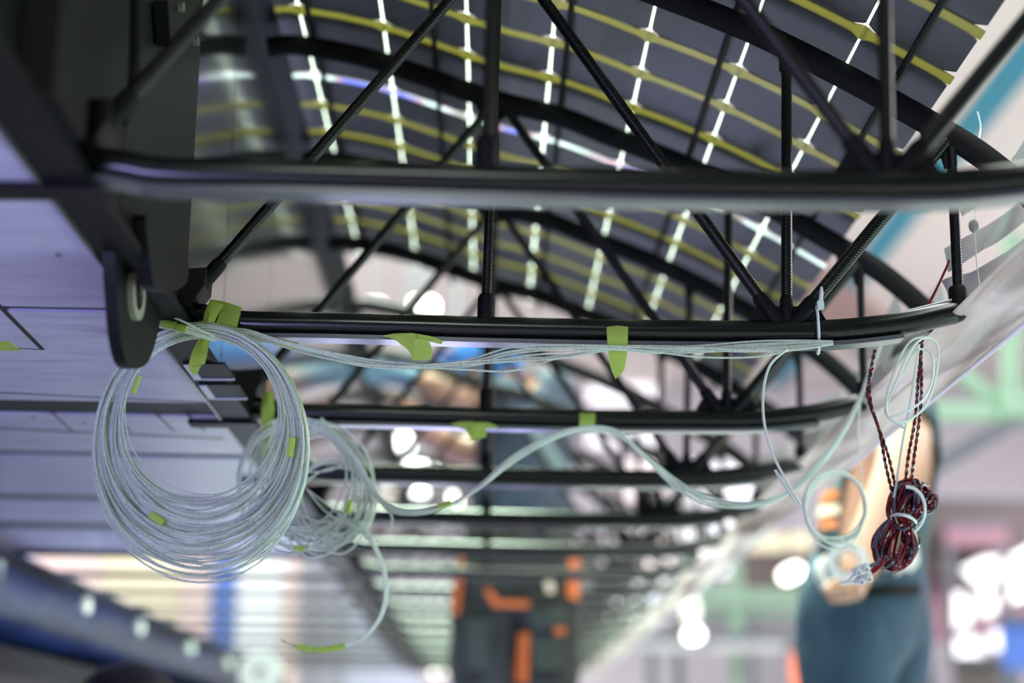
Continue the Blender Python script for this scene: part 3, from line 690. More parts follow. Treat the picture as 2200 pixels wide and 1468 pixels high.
# three strands of the bundle: inner, middle, outer
specs = []
for k in range(22): t = k / 21; specs.append((432 + R.uniform(-5, 5) + 4 * t, 716 + R.uniform(-9, 9), 172 + 26 * t + R.uniform(-4, 4), 186 + 34 * t + R.uniform(-7, 7)))
for k in range(16): t = k / 15; specs.append((428 + R.uniform(-6, 6), 706 + R.uniform(-8, 8), 196 + 20 * t + R.uniform(-4, 4), 216 + 26 * t + R.uniform(-6, 6)))
for k in range(12): t = k / 11; specs.append((431 + R.uniform(-5, 5), 700 + R.uniform(-8, 8), 216 + 13 * t + R.uniform(-3, 3), 250 + 16 * t + R.uniform(-6, 6)))
specs.append((430, 702, 228, 276)); specs.append((436, 716, 166, 174))
for k, (cx, tp_, rx, ry) in enumerate(specs):
    tubes_obj('cable', [(loop(cx, tp_, rx, ry, YW, 100 + k, amp=5), True)], 0.00132 if k < 51 else 0.0008, 'wire', big, 5)
stubs = []
for a, b in (((322, 686), (470, 726)), ((322, 693), (465, 730)), ((318, 699), (462, 733)), ((326, 690), (470, 722)), ((318, 700), (420, 712))):
    stubs.append((cr([at(*a, YW - .02), at((a[0] + b[0]) / 2, (a[1] + b[1]) / 2 - 4, YW - .02), at(*b, YW)], 4), False))
stubs.append((cr([at(340, 668, YW - .03), at(400, 694, YW - .025), at(470, 730, YW)], 4), False))
for s_ in stubs: tubes_obj('cable_end', [s_], 0.00125, 'wire_clear', big, 6)
for a, b in (((348, 694), (378, 700)), ((380, 703), (400, 708))): wrap(big, a, b, YW - 0.022, 0.0048)
wrap(big, (628, 941), (621, 982), YW - 0.012, 0.0040); wrap(big, (322, 1105), (350, 1124), YW - 0.012, 0.0045); wrap(big, (286, 845), (300, 808), YW - .012, 0.003)

small = thing('cable_coil', 'smaller tangled coil of white cables hanging behind the large coil', 'cable coil', at(575, 900, YC - 0.06))
Y2 = YC - 0.07
sp2 = []
for k in range(9): sp2.append((638 + R.uniform(-8, 8), 906 + R.uniform(-12, 10), 112 + R.uniform(-12, 16), 125 + R.uniform(-14, 18), 0.5))
for k in range(9): sp2.append((672 + R.uniform(-10, 10), 918 + R.uniform(-16, 14), 118 + R.uniform(-14, 14), 118 + R.uniform(-12, 16), 2.4))
for k in range(4): sp2.append((690 + R.uniform(-14, 14), 930 + R.uniform(-20, 14), 92 + R.uniform(-14, 14), 128 + R.uniform(-12, 6), -1.0))
for k in range(4): sp2.append((722 + R.uniform(-12, 12), 985 + R.uniform(-20, 20), 76 + R.uniform(-10, 10), 92 + R.uniform(-14, 8), 0.6))
for k, (cx, tp_, rx, ry, tl) in enumerate(sp2):
    tubes_obj('cable', [(loop(cx, tp_, rx, ry, Y2, 300 + k, tl, amp=9), True)], 0.00135, 'wire_clear', small, 5)
for pts in ([(655, 1048), (720, 1098), (789, 1152)], [(650, 1040), (700, 1100), (756, 1132), (790, 1160)], [(800, 1045), (822, 1078), (842, 1112), (838, 1140)], [(600, 905), (580, 960), (640, 1010), (700, 1012), (735, 1000)]):
    tubes_obj('loose_cable', [(cr([at(*p, Y2 - 0.02) for p in pts], 6), False)], 0.00125, 'wire_clear', small, 6)
o2 = Vector(small.location)
for dx in (-3.2, 0, 3.2):
    pts = [(776 + dx, 1120), (800 + dx, 1165), (822 + dx, 1215), (829 + dx, 1270), (818 + dx, 1325), (782 + dx * .6, 1370), (736, 1390 + dx)]
    tubes_obj('loose_cable', [(cr([at(*p, Y2 - 0.02 + dx * 0.0004) for p in pts], 7), False)], 0.0014, 'wire_clear', small, 6)
wrapts = cr([at(*p, Y2 - 0.02) - o2 for p in ((742, 1387), (710, 1395), (670, 1396), (636, 1389))], 5)
MB().tube(wrapts, [0.0042 + 0.0009 * math.sin(k * 1.9) for k in range(len(wrapts))], 8, sy=0.7).build('tape_wrap', 'tape', small)
tubes_obj('loose_cable', [(cr([at(636, 1389, Y2 - .02), at(620, 1383, Y2 - .02), at(604, 1374, Y2 - .02)], 4), False)], 0.0008, 'grey_wire', small, 5)
wrap(small, (752, 1076), (746, 1103), Y2 - 0.03, 0.0042); wrap(small, (630, 1176), (652, 1182), Y2 - 0.03, 0.0036)

def strand(name, label, pts, Y, n, spread, r, m='wire', grp=None):
    t = thing(name, label, 'cable', at(*pts[0][:2], Y), grp)
    for k in range(n):
        rg = random.Random(900 + k * 7 + len(pts)); a = k / max(n - 1, 1) - 0.5; ph = rg.uniform(0, 6.28); P = []
        for j, p in enumerate(pts):
            sp = p[2] if len(p) > 2 else spread
            P.append(at(p[0], p[1] + a * sp + math.sin(ph + j * 1.3) * sp * 0.3, Y + math.cos(ph + j) * 0.004 + (p[3] if len(p) > 3 else 0)))
        tubes_obj('cable', [(cr(P, 6), False)], r, m, t, 6)
    return t
s1 = strand('cable_bundle', 'bundle of thin white cables sagging under the sharp tube to the zip tie',
            [(486, 706, 10), (540, 714, 10), (610, 739, 8), (700, 763, 12), (800, 781, 13), (900, 786, 10), (1000, 782, 20), (1100, 770, 34), (1200, 758, 22), (1310, 748, 8), (1400, 750, 16), (1500, 752, 22), (1620, 750, 22), (1720, 742, 14), (1790, 736, 6)], YB - 0.022, 8, 12, 0.00125)
wrap(s1, (600, 735), (640, 744), YB - 0.024, 0.0042)
s2 = strand('cable_bundle', 'bundle of white cables swinging in a wave from the small coil to the film',
            [(690, 905, 14), (750, 968, 14), (800, 1050, 12), (838, 1092, 8), (890, 1102, 7), (960, 1087, 6), (1030, 1046, 9), (1100, 988, 11), (1180, 942, 9), (1258, 921, 5), (1325, 930, 12), (1390, 985, 12), (1450, 1037, 14), (1520, 1075, 12), (1600, 1086, 9), (1680, 1066, 10), (1750, 1008, 16), (1810, 928, 12), (1852, 848, 8), (1882, 770, 6), (1905, 700, 6)],
            YC - 0.10, 6, 10, 0.0015, 'wire_clear')
wrap(s2, (940, 1090), (970, 1081), YC - 0.103, 0.0048)
# wires lying on top of the sharp tube at its right end
strand('cable_bundle', 'grey cables lying on top of the right end of the sharp tube', [(1820, 690, 3), (1900, 684, 5), (1960, 668, 8), (2010, 655, 10), (2050, 648, 10)], YB - 0.004, 5, 8, 0.0013, 'wire_clear')
strand('cable_bundle', 'dark red and black cable rising behind the right end of the sharp tube', [(1985, 668, 3), (2003, 640, 4), (2022, 600, 4), (2040, 560, 4)], YB + 0.02, 2, 4, 0.0013, 'red')
strand('cable', 'single white cable dropping from the sharp tube across the right ends of the tubes', [(1692, 750, 0), (1655, 784, 0), (1640, 840, 0), (1642, 910, 0), (1660, 975, 0), (1690, 1035, 0), (1720, 1085, 0)], YB - 0.03, 1, 0, 0.00165, 'wire_clear')
strand('cable', 'short cut white cable end beside the film near the wave of cables', [(1665, 1010, 0), (1690, 1050, 0), (1710, 1082, 0)], YB + 0.02, 1, 0, 0.0018, 'wire_clear')
# ring of plain wire on the right
rg_ = thing('cable_coil', 'small ring of plain white wire hanging below the film', 'cable coil', at(1795, 1090, YC - 0.10))
for k in range(6):
    tubes_obj('cable', [(loop(1794 + R.uniform(-3, 3), 1014 + R.uniform(-5, 5), 63 + 6 * k / 5 + R.uniform(-2, 2), 73 + 5 * k / 5 + R.uniform(-4, 4), YC - 0.10, 500 + k, amp=4), True)], 0.0016, 'wire_clear', rg_, 6)
tubes_obj('cable_end', [([at(1806, 1160, YC - .11), at(1840, 1178, YC - .11)], False)], 0.0018, 'wire_clear', rg_, 6)
tubes_obj('cable', [(cr([at(*p, YC - .10) for p in ((1881, 772), (1868, 795), (1850, 850), (1844, 930), (1848, 1000), (1853, 1060))], 5), False)], 0.0011, 'wire_clear', rg_, 5)
# loops under the end of the sharp tube
lp = thing('cable_coil', 'loose upright loops of white cable under the right end of the sharp tube', 'cable coil', at(1975, 728, YB - 0.01))
for pts in ([(1985, 722), (1955, 735), (1928, 780), (1906, 850), (1906, 890), (1925, 908), (1958, 900), (1992, 866), (2012, 800), (2016, 750), (2002, 728), (1978, 730), (1950, 765), (1918, 840), (1902, 880), (1912, 900), (1942, 920)],
            [(1942, 800), (1965, 756), (1990, 752), (2004, 770), (2002, 820), (1980, 862), (1940, 888), (1910, 896)], [(1975, 740), (1966, 800), (1957, 860), (1948, 905), (1938, 960), (1926, 1040), (1920, 1070)]):
    tubes_obj('cable', [(cr([at(*p, YB - 0.015 + 0.004 * math.sin(i)) for i, p in enumerate(pts)], 6), False)], 0.0015, 'wire_clear', lp, 6)
# twisted pairs and the red bundle
def twist(pts, Y, parent, r=0.0011, pitch_=0.018):
    P = cr([at(*p, Y) for p in pts], 14); o = Vector(parent.location); ls = [0.0]
    for a, b in zip(P, P[1:]): ls.append(ls[-1] + (b - a).length)
    for s_, m in ((0, 'red'), (PI, 'black_wire')):
        Q = []
        for i, p in enumerate(P):
            a = P[max(i - 1, 0)]; b = P[min(i + 1, len(P) - 1)]; t = (b - a).normalized(); n = t.cross(Vector((0, 1, 0))).normalized(); bn = t.cross(n)
            ph = ls[i] / pitch_ * 2 * PI + s_; Q.append(p + (n * math.cos(ph) + bn * math.sin(ph)) * r)
        tubes_obj('twisted_wire', [(Q, False)], r * 1.05, m, parent, 6)
red = thing('wire_bundle', 'tied bundle of red and grey twisted wires hanging under the film', 'wire bundle', at(1930, 1130, YB + 0.0))
YT = YB - 0.005
def dense(pts, k=6): return [tuple(p) for p in cr([Vector((*q, 0)) for q in pts], k)]
def d2(pts): return [(p[0], p[1]) for p in cr([Vector((q[0], q[1], 0)) for q in pts], 4)]
for pts in ([(1880, 752), (1868, 812), (1871, 868), (1886, 915), (1910, 985), (1926, 1060), (1930, 1100)], [(1874, 790), (1864, 850), (1888, 922), (1903, 1000), (1920, 1070)],
            [(1982, 728), (1973, 815), (1966, 900), (1951, 985), (1943, 1060), (1938, 1110)], [(1976, 735), (1980, 812), (1977, 885), (1965, 975), (1954, 1060), (1946, 1110)]):
    twist(d2(pts), YT, red)
def hank(cx, cy, rx, ry, ang, n, seed, pinch=None, rot=0):
    rg = random.Random(seed); ca, sa = math.cos(ang), math.sin(ang)
    for k in range(n):
        f = 0.12 + 0.88 * rg.random(); ph = [rg.uniform(0, 6.28) for _ in range(3)]; aj = rg.uniform(-0.16, 0.16); c2, s2 = math.cos(ang + aj), math.sin(ang + aj)
        ox, oy = rg.uniform(-4, 4), rg.uniform(-5, 5); Q = []; dpt = rg.uniform(-0.022, 0.022)
        for j in range(40):
            a = 2 * PI * j / 40
            x = math.cos(a) * rx * f * (1 + 0.12 * math.sin(2 * a + ph[0])); y = math.sin(a) * ry * (0.8 + 0.2 * f) * (1 + 0.07 * math.sin(3 * a + ph[1]))
            if pinch: x *= 1 - pinch * max(0, (-y / ry)) ** 2
            Q.append(at(cx + ox + x * c2 - y * s2, cy + oy + x * s2 + y * c2, YT + dpt * math.cos(a * 0.5 + ph[2]) + 0.012 * math.sin(a * 2 + ph[2])))
        mtl = 'red' if k % 9 in (0, 2, 3, 5, 7) else ('grey_wire' if k % 9 in (1, 4, 8) else 'black_wire')
        tubes_obj('wire', [(Q, True)], 0.0015, mtl, red, 5)
hank(1926, 1166, 48, 60, 0.25, 46, 3, 0.55)
hank(1948, 1083, 36, 50, 0.30, 34, 5, 0.0)
hank(1966, 1078, 28, 44, 0.62, 16, 6, 0.0)
hank(1990, 1086, 22, 26, 0.9, 12, 8, 0.0)
orr = Vector(red.location)
def ringpx(cx, cy, rx, ry, rot, a0, a1, Y, r, nm, m, dep=0.02, closed=False, n=22):
    Q = []
    for k in range(n):
        a = a0 + (a1 - a0) * k / (n - 1 if not closed else n); x, y = rx * math.cos(a), ry * math.sin(a)
        Q.append(at(cx + x * math.cos(rot) - y * math.sin(rot), cy + x * math.sin(rot) + y * math.cos(rot), Y - dep * math.sin(-a)) - orr)
    return MB().tube(Q, r, 7, closed, sy=0.8).build(nm, m, red)
ringpx(1940, 1122, 30, 15, 0.25, -PI, PI, YT, 0.0020, 'zip_tie', 'nylon', 0.036, True, 28)
ringpx(1945, 1098, 42, 52, 0.15, -PI * 0.55, PI * 0.30, YT - 0.036, 0.0021, 'zip_tie_tail', 'nylon', 0.01)
# lead-out and terminal block
for pts, m in (([(1905, 1195), (1885, 1208), (1868, 1216)], 'grey_wire'), ([(1910, 1200), (1890, 1212), (1866, 1219)], 'grey_wire'), ([(1902, 1200), (1885, 1220), (1872, 1230)], 'red'), ([(1906, 1202), (1888, 1222), (1874, 1233)], 'red'), ([(1900, 1196), (1882, 1218), (1870, 1227)], 'red')):
    tubes_obj('wire', [(cr([at(*p, YT - 0.03) for p in pts], 4), False)], 0.0015, m, red, 6)
tb = thing('terminal_block', 'white plastic terminal block of four screw terminals on the red wires', 'terminal block', at(1852, 1232, YT - 0.03))
ot = Vector(tb.location)
def cyl(a, b, r, nm, m, par, o, n=12, hole=None, Y=YT - 0.03):
    A, B_ = at(*a, Y) - o, at(*b, Y) - o; d = B_ - A
    q = MB().tube([A, A + d * 0.12, A + d * 0.88, B_], [r * 0.86, r, r, r * 0.86], n).build(nm, m, par)
    return q
for a, b, s_ in (((1832, 1231), (1866, 1216), (1849, 1229)), ((1838, 1250), (1872, 1238), (1856, 1246))):
    cyl(a, b, 0.0048, 'terminal_body', 'terminal', tb, ot)
    for t in (0.30, 0.78):
        cx, cy = a[0] + (b[0] - a[0]) * t, a[1] + (b[1] - a[1]) * t
        A = at(cx, cy, YT - 0.031) - ot; d = (at(cx + 4, cy + 6, YT - 0.040) - at(cx, cy, YT - 0.031)).normalized() * 0.0088
        sw = MB().tube([A, A + d * 0.9, A + d], [0.0042, 0.0042, 0.0036], 10).build('screw_well', 'terminal', tb)
        MB().tube([A + d * 0.98, A + d * 1.03], 0.0020, 8).build('screw', 'metal', sw)
tubes_obj('wire', [(cr([at(*p, YT - .03) for p in ((1834, 1235), (1822, 1248), (1804, 1255))], 4), False)], 0.0014, 'nylon', tb, 6)
tubes_obj('wire', [(cr([at(*p, YT - .03) for p in ((1840, 1250), (1824, 1252), (1806, 1256))], 4), False)], 0.0014, 'nylon', tb, 6)

# ------------------------------------------------------------------ people
def skin_mesh(name, joints, edges, m, sub=2):
    """joints: name -> (point, radius); one continuous surface"""
    ks = list(joints); ix = {k: i for i, k in enumerate(ks)}
    me = bpy.data.meshes.new(name + '_cage'); me.from_pydata([tuple(joints[k][0]) for k in ks], [(ix[a], ix[b]) for a, b in edges], [])
    o = bpy.data.objects.new(name + '_cage', me); COL.objects.link(o)
    sk_ = o.modifiers.new('skin', 'SKIN'); sk_.use_smooth_shade = True
    for i, k in enumerate(ks):
        r = joints[k][1]; me.skin_vertices[0].data[i].radius = r if isinstance(r, tuple) else (r, r)
    me.skin_vertices[0].data[0].use_root = True
    sb = o.modifiers.new('sub', 'SUBSURF'); sb.levels = sub; sb.render_levels = sub
    bpy.context.view_layer.update()
    out = bpy.data.meshes.new_from_object(o.evaluated_get(bpy.context.evaluated_depsgraph_get()))
    bpy.data.objects.remove(o); bpy.data.meshes.remove(me)
    out.name = name; out.materials.clear(); out.materials.append(M[m])
    out.polygons.foreach_set('use_smooth', [True] * len(out.polygons)); return out
def person(name, label, J, EX, clothes, m='skin_man'):
    t = thing(name, label, 'person', (J['pelvis'][0][0], J['pelvis'][0][1], 0)); off = Vector(t.location)
    base = [('pelvis', 'waist'), ('waist', 'chest'), ('chest', 'neck'), ('neck', 'head'), ('head', 'crown'),
            ('chest', 'shl'), ('shl', 'ell'), ('ell', 'wrl'), ('wrl', 'pal'), ('chest', 'shr'), ('shr', 'elr'), ('elr', 'wrr'), ('wrr', 'par'),
            ('pelvis', 'hpl'), ('hpl', 'knl'), ('knl', 'anl'), ('anl', 'tol'), ('pelvis', 'hpr'), ('hpr', 'knr'), ('knr', 'anr'), ('anr', 'tor')]
    me = skin_mesh('body', {k: (Vector(v[0]) - off, v[1]) for k, v in J.items()}, base + EX, m)
    body = link('body', me, t)
    segs = [(Vector(J[a][0]) - off, Vector(J[b][0]) - off, a, b) for a, b in base + EX]
    def near(p):
        best = (9, None, 0)
        for a, b, na, nb in segs:
            d = b - a; L_ = d.length_squared; q = max(0, min(1, (p - a).dot(d) / L_)) if L_ > 1e-9 else 0
            dist = (p - a - d * q).length
            if dist < best[0]: best = (dist, (na, nb), q)
        return best[1], best[2]
    garments = {}
    for nm, mt, rule, puff in clothes:
        bm = bmesh.new(); bm.from_mesh(me)
        kill = [f for f in bm.faces if not rule(*near(f.calc_center_median()), f.calc_center_median() + off)]
        bmesh.ops.delete(bm, geom=kill, context='FACES'); bm.normal_update()
        for v in bm.verts: v.co += v.normal * (puff + 0.004 * math.sin(v.co.z * 37 + v.co.x * 21) * math.cos(v.co.y * 29))
        bm.faces.ensure_lookup_table(); seen = set(); isl = []
        for f in bm.faces:
            if f.index in seen: continue
            st = [f]; cur = []; seen.add(f.index)
            while st:
                q = st.pop(); cur.append(q.index)
                for e in q.edges:
                    for w in e.link_faces:
                        if w.index not in seen: seen.add(w.index); st.append(w)
            isl.append(cur)
        isl.sort(key=len, reverse=True); keep = [c for c in isl if len(c) >= 0.4 * len(isl[0])][:2 if nm == 'shoe' else 1]
        for c in keep:
            b2 = bm.copy(); b2.faces.ensure_lookup_table(); cs = set(c)
            bmesh.ops.delete(b2, geom=[f for f in b2.faces if f.index not in cs], context='FACES')
            g = bpy.data.meshes.new(nm); b2.to_mesh(g); b2.free(); g.materials.clear(); g.materials.append(M[mt])
            o = link(nm, g, t); garments[nm] = o
            so = o.modifiers.new('thick', 'SOLIDIFY'); so.thickness = 0.004; so.offset = -1
        bm.free()
    # head details
    h = Vector(J['head'][0]) - off; face = J.get('_face')
    return t, body, garments, off
def head_details(t, off, J, face, hair_r, cap=None):
    """face: unit vector the person looks along"""
    h = Vector(J['head'][0]) - off; f = Vector(face).normalized(); side = Vector((0, 0, 1)).cross(f).normalized(); up = f.cross(side) * -1
    up = Vector((0, 0, 1)); R_ = 0.092
    MB().tube([h + f * 0.085 + up * 0.012, h + f * 0.108 - up * 0.012, h + f * 0.113 - up * 0.028, h + f * 0.090 - up * 0.032], [0.008, 0.012, 0.016, 0.011], 8).build('nose', 'skin_man', t)
    for s_ in (-1, 1):
        ey = MB().ball(h + f * 0.083 + side * 0.032 * s_ + up * 0.008, (0.013, 0.013, 0.009), 10, 6).build('eye', 'white_cloth', t)
        MB().ball(h + f * 0.0935 + side * 0.032 * s_ + up * 0.008, (0.006, 0.006, 0.006), 8, 5).build('iris', 'black', ey)
        MB().ball(h + side * 0.088 * s_ - up * 0.012, (0.018, 0.018, 0.030), 10, 6).build('ear', 'skin_man', t)
    MB().ball(h + f * 0.084 - up * 0.058, (0.022, 0.022, 0.006), 10, 6).build('mouth', 'pink', t)
    hc = h - f * 0.014 + up * 0.036; m = MB(); V = []
    m.ball(hc, (hair_r, hair_r, hair_r * 0.86), 18, 10, 0.02, random.Random(4)); hr_ = m.build('hair' if not cap else 'cap', 'hair' if not cap else cap, t)
    if cap:
        q = h + up * 0.055
        MB().sheet([[q + f * 0.07 + side * x for x in (-0.075, -0.04, 0, 0.04, 0.075)], [q + f * 0.115 + side * x - up * 0.006 for x in (-0.07, -0.04, 0, 0.04, 0.07)], [q + f * 0.160 + side * x * 0.8 - up * 0.018 for x in (-0.06, -0.03, 0, 0.03, 0.06)]], 0.004).build('cap_peak', cap, hr_)
def patch(t, target, off, poly, m, name, lift=0.006, n=6):
    """a piece of cloth that lies on a garment: corners given as seen in the picture"""
    me = target.data; bvh = BVHTree.FromPolygons([v.co + off for v in me.vertices], [p.vertices[:] for p in me.polygons])
    a, b, c, d = poly; rows = []
    for i in range(n + 1):
        s_ = i / n; row = []
        for j in range(n + 1):
            u = j / n; x = (a[0] * (1 - u) + b[0] * u) * (1 - s_) + (d[0] * (1 - u) + c[0] * u) * s_; y = (a[1] * (1 - u) + b[1] * u) * (1 - s_) + (d[1] * (1 - u) + c[1] * u) * s_
            dr = ray(x, y).normalized(); hit = bvh.ray_cast(Vector((0, 0, CZ)), dr)
            row.append(hit[0] - dr * lift - off if hit[0] else None)
        rows.append(row)
    flat = [p for r in rows for p in r if p]
    if len(flat) < 4: return None
    for r in rows:
        for j in range(len(r)):
            if r[j] is None:
                i = rows.index(r); x = None
                q = min((abs(i - a_) + abs(j - b_), a_, b_) for a_ in range(n + 1) for b_ in range(n + 1) if rows[a_][b_] is not None)
                r[j] = rows[q[1]][q[2]] + Vector((0.0005 * j, 0, 0.0005 * i))
    return MB().sheet(rows, 0.006).build(name, m, target)
# worker standing inside the wing
YP = 4.58
def P(px, py, dy=0): return at(px, py, YP + dy)
g0 = P(1110, 1240); zk = 0.50
J = {'pelvis': (P(1108, 1215), (0.150, 0.120)), 'waist': (P(1110, 1120), (0.145, 0.115)), 'chest': (P(1122, 965), (0.165, 0.125)), 'neck': (P(1085, 858), (0.060, 0.06)), 'head': (P(1042, 795), (0.098, 0.085)), 'crown': (P(1034, 755), (0.070, 0.066)),
     'shl': (P(1075, 872, -.10), 0.070), 'ell': (P(985, 848, -.22), 0.052), 'wrl': (P(868, 806, -.10), 0.036), 'pal': (P(836, 805, -.10), (0.040, 0.026)),
     'shr': (P(1196, 850, .05), 0.074), 'elr': (P(1010, 985, .12), 0.056), 'wrr': (P(905, 925, .05), 0.040), 'par': (P(868, 890, .02), (0.042, 0.028))}
px_ = J['pelvis'][0]
J['hpl'] = (Vector((P(1045, 1290).x, YP, P(1045, 1290).z)), 0.100); J['knl'] = (Vector((P(1035, 1300).x, YP, zk)), 0.078); J['anl'] = (Vector((P(1035, 1300).x, YP + .02, 0.085)), 0.050); J['tol'] = (Vector((P(1030, 1300).x, YP - .14, 0.045)), 0.042)
J['hpr'] = (Vector((P(1172, 1290).x, YP, P(1172, 1290).z)), 0.100); J['knr'] = (Vector((P(1172, 1300).x, YP, zk)), 0.078); J['anr'] = (Vector((P(1172, 1300).x, YP + .02, 0.085)), 0.050); J['tor'] = (Vector((P(1176, 1300).x, YP - .14, 0.045)), 0.042)
EX = []
def fingers(J, EX, palm, wrist, tag_, curl, spread=0.012, ln_=0.034, r=0.0095, side=None, bend=None):
    p = Vector(J[palm][0]); w = Vector(J[wrist][0]); d = (p - w).normalized(); s_ = Vector(side).normalized() if side else d.cross(Vector((0, 1, 0))).normalized(); b = Vector(bend).normalized() if bend else d.cross(s_)
    for k, f in enumerate((0.86, 1.0, 0.95, 0.76)):
        o = s_ * (k - 1.5) * spread * 1.7; q0 = p + o * 0.85; prev = palm; q = q0; dd = d.copy()
        for j in range(3):
            ang = curl * (j + 0.6); dd = d * math.cos(ang) + b * math.sin(ang); q = q + dd * ln_ * f * (1.15 - 0.18 * j)
            nm = '%s_f%d%d' % (tag_, k, j); J[nm] = (q, r * (1 - 0.1 * j)); EX.append((prev, nm)); prev = nm
    q = p - d * 0.02 - s_ * 0.03 + b * 0.01; J[tag_ + '_t0'] = (q, r * 1.15); EX.append((palm, tag_ + '_t0'))
    q = q + (d * 0.6 - s_ * 0.5 + b * 0.5).normalized() * 0.034; J[tag_ + '_t1'] = (q, r); EX.append((tag_ + '_t0', tag_ + '_t1'))
    q = q + (d * 0.7 + b * 0.7).normalized() * 0.026; J[tag_ + '_t2'] = (q, r * 0.85); EX.append((tag_ + '_t1', tag_ + '_t2'))
fingers(J, EX, 'pal', 'wrl', 'hl', 0.35); fingers(J, EX, 'par', 'wrr', 'hr', 0.45)
up_ = {'waist', 'chest', 'neck', 'shl', 'shr'}
def shirt_rule(seg, t, p):
    a, b = seg
    if (a, b) == ('chest', 'neck'): return t < 0.78
    if b in ('shl', 'shr'): return True
    if (a, b) in (('shl', 'ell'), ('shr', 'elr')): return t < 0.42
    if (a, b) == ('waist', 'chest'): return True
    if (a, b) == ('pelvis', 'waist'): return t > 0.62
    return False
def trouser_rule(seg, t, p):
    a, b = seg
    return (a, b) in (('pelvis', 'hpl'), ('pelvis', 'hpr'), ('hpl', 'knl'), ('hpr', 'knr')) or ((a, b) == ('pelvis', 'waist') and t <= 0.80) or ((a, b) in (('knl', 'anl'), ('knr', 'anr')) and t < 0.93)
def shoe_rule(seg, t, p): return seg in (('anl', 'tol'), ('anr', 'tor')) or (seg in (('knl', 'anl'), ('knr', 'anr')) and t > 0.9)
def glove_rule(tag_, pal, wr):
    return lambda seg, t, p: seg[1].startswith(tag_ + '_') or seg == (wr, pal)
w1, body1, g1, off1 = person('person', 'worker in navy shirt and black trousers with orange trim, standing inside the wing reaching out', J, EX,
    [('shirt', 'navy', shirt_rule, 0.014), ('trousers', 'trous', trouser_rule, 0.020), ('shoe', 'black', shoe_rule, 0.008), ('glove', 'glove', lambda seg, t, p: (p - Vector(J['pal'][0])).length < min(0.115, (p - Vector(J['par'][0])).length), 0.004)])
head_details(w1, off1, J, (-0.9, 0.35, -0.05), 0.112, 'blue')
MB().tube([J['shl'][0] - off1 + Vector((0, 0, 0.0)), (Vector(J['shl'][0]) * 0.55 + Vector(J['ell'][0]) * 0.45) - off1], [0.092, 0.080], 14).build('sleeve', 'navy', w1)
for poly, m, nm in ((((968, 1190), (996, 1190), (992, 1240), (966, 1240)), 'orange', 'orange_trim'), (((966, 1240), (994, 1240), (984, 1322), (960, 1318)), 'orange', 'orange_trim'), (((1222, 1192), (1242, 1192), (1242, 1240), (1224, 1240)), 'orange', 'orange_trim'), (((1216, 1240), (1244, 1240), (1240, 1290), (1220, 1285)), 'orange', 'orange_trim'),
                    (((1040, 1268), (1054, 1266), (1072, 1292), (1058, 1302)), 'orange', 'orange_trim'), (((1058, 1290), (1138, 1292), (1136, 1306), (1060, 1304)), 'orange', 'orange_trim'), (((1116, 1360), (1138, 1360), (1134, 1468), (1106, 1468)), 'orange', 'orange_trim'), (((1190, 1350), (1214, 1348), (1212, 1364), (1192, 1364)), 'orange', 'orange_trim'),
                    (((1166, 1236), (1184, 1238), (1192, 1272), (1176, 1276)), 'banner_cream', 'zip_pull'), (((1132, 1312), (1212, 1302), (1214, 1346), (1146, 1360)), 'pocket', 'pocket_flap'), (((1140, 1366), (1208, 1366), (1210, 1440), (1146, 1440)), 'pocket', 'pocket'), (((1000, 1330), (1050, 1330), (1048, 1440), (1004, 1440)), 'pocket', 'pocket')):
    patch(w1, g1['trousers'], off1, poly, m, nm, 0.012)
patch(w1, g1['shirt'], off1, ((1120, 905), (1150, 900), (1220, 1010), (1196, 1020)), 'stripe', 'shirt_stripe', 0.008)

# man standing outside the wing with a roll of tape
YP = 3.70
J = {'pelvis': (P(1852, 1300), (0.135, 0.125)), 'waist': (P(1862, 1190), (0.130, 0.118)), 'chest': (P(1895, 985), (0.138, 0.130)), 'neck': (P(1938, 862), (0.058, 0.058)), 'head': (P(1962, 790), (0.092, 0.082)), 'crown': (P(1972, 745), (0.068, 0.064)),
     'shl': (P(1948, 905, -.15), 0.072), 'ell': (P(1934, 1015, -.24), 0.060), 'wrl': (P(1850, 1200, -.30), 0.044), 'pal': (P(1832, 1262, -.32), (0.046, 0.034)),
     'shr': (P(1880, 900, .15), 0.072), 'elr': (P(1800, 1010, .20), 0.055), 'wrr': (P(1800, 1180, .12), 0.040), 'par': (P(1795, 1240, .12), (0.042, 0.03))}
for s_, x, dy in (('l', 1800, -.09), ('r', 1895, .09)):
    J['hp' + s_] = (P(x + 8, 1360, dy), 0.112); J['kn' + s_] = (Vector((P(x - 2, 1400).x, YP + dy, 0.46)), 0.078); J['an' + s_] = (Vector((P(x + 4, 1400).x, YP + dy, 0.085)), 0.052); J['to' + s_] = (Vector((P(x + 4, 1400).x - 0.16, YP + dy, 0.045)), 0.042)
EX = []
fingers(J, EX, 'pal', 'wrl', 'hl', 0.85, 0.0125, 0.034, 0.0115, (0.85, -0.5, 0.1), (-0.45, -0.85, 0.15)); fingers(J, EX, 'par', 'wrr', 'hr', 0.4)
def shirt2(seg, t, p):
    a, b = seg
    if (a, b) == ('chest', 'neck'): return t < 0.7
    if b in ('shl', 'shr') or (a, b) == ('waist', 'chest'): return True
    if (a, b) == ('shl', 'ell'): return t < 0.12
    if (a, b) == ('shr', 'elr'): return t < 0.6
    if (a, b) == ('pelvis', 'waist'): return t > 0.40
    return False
w2, body2, g2, off2 = person('person', 'man in dark teal shirt and blue trousers under the film, holding a tape roll', J, EX,
    [('shirt', 'teal', shirt2, 0.016), ('trousers', 'jeans', trouser_rule, 0.024), ('shoe', 'black', shoe_rule, 0.008)])
head_details(w2, off2, J, (-0.95, -0.2, -0.25), 0.104)
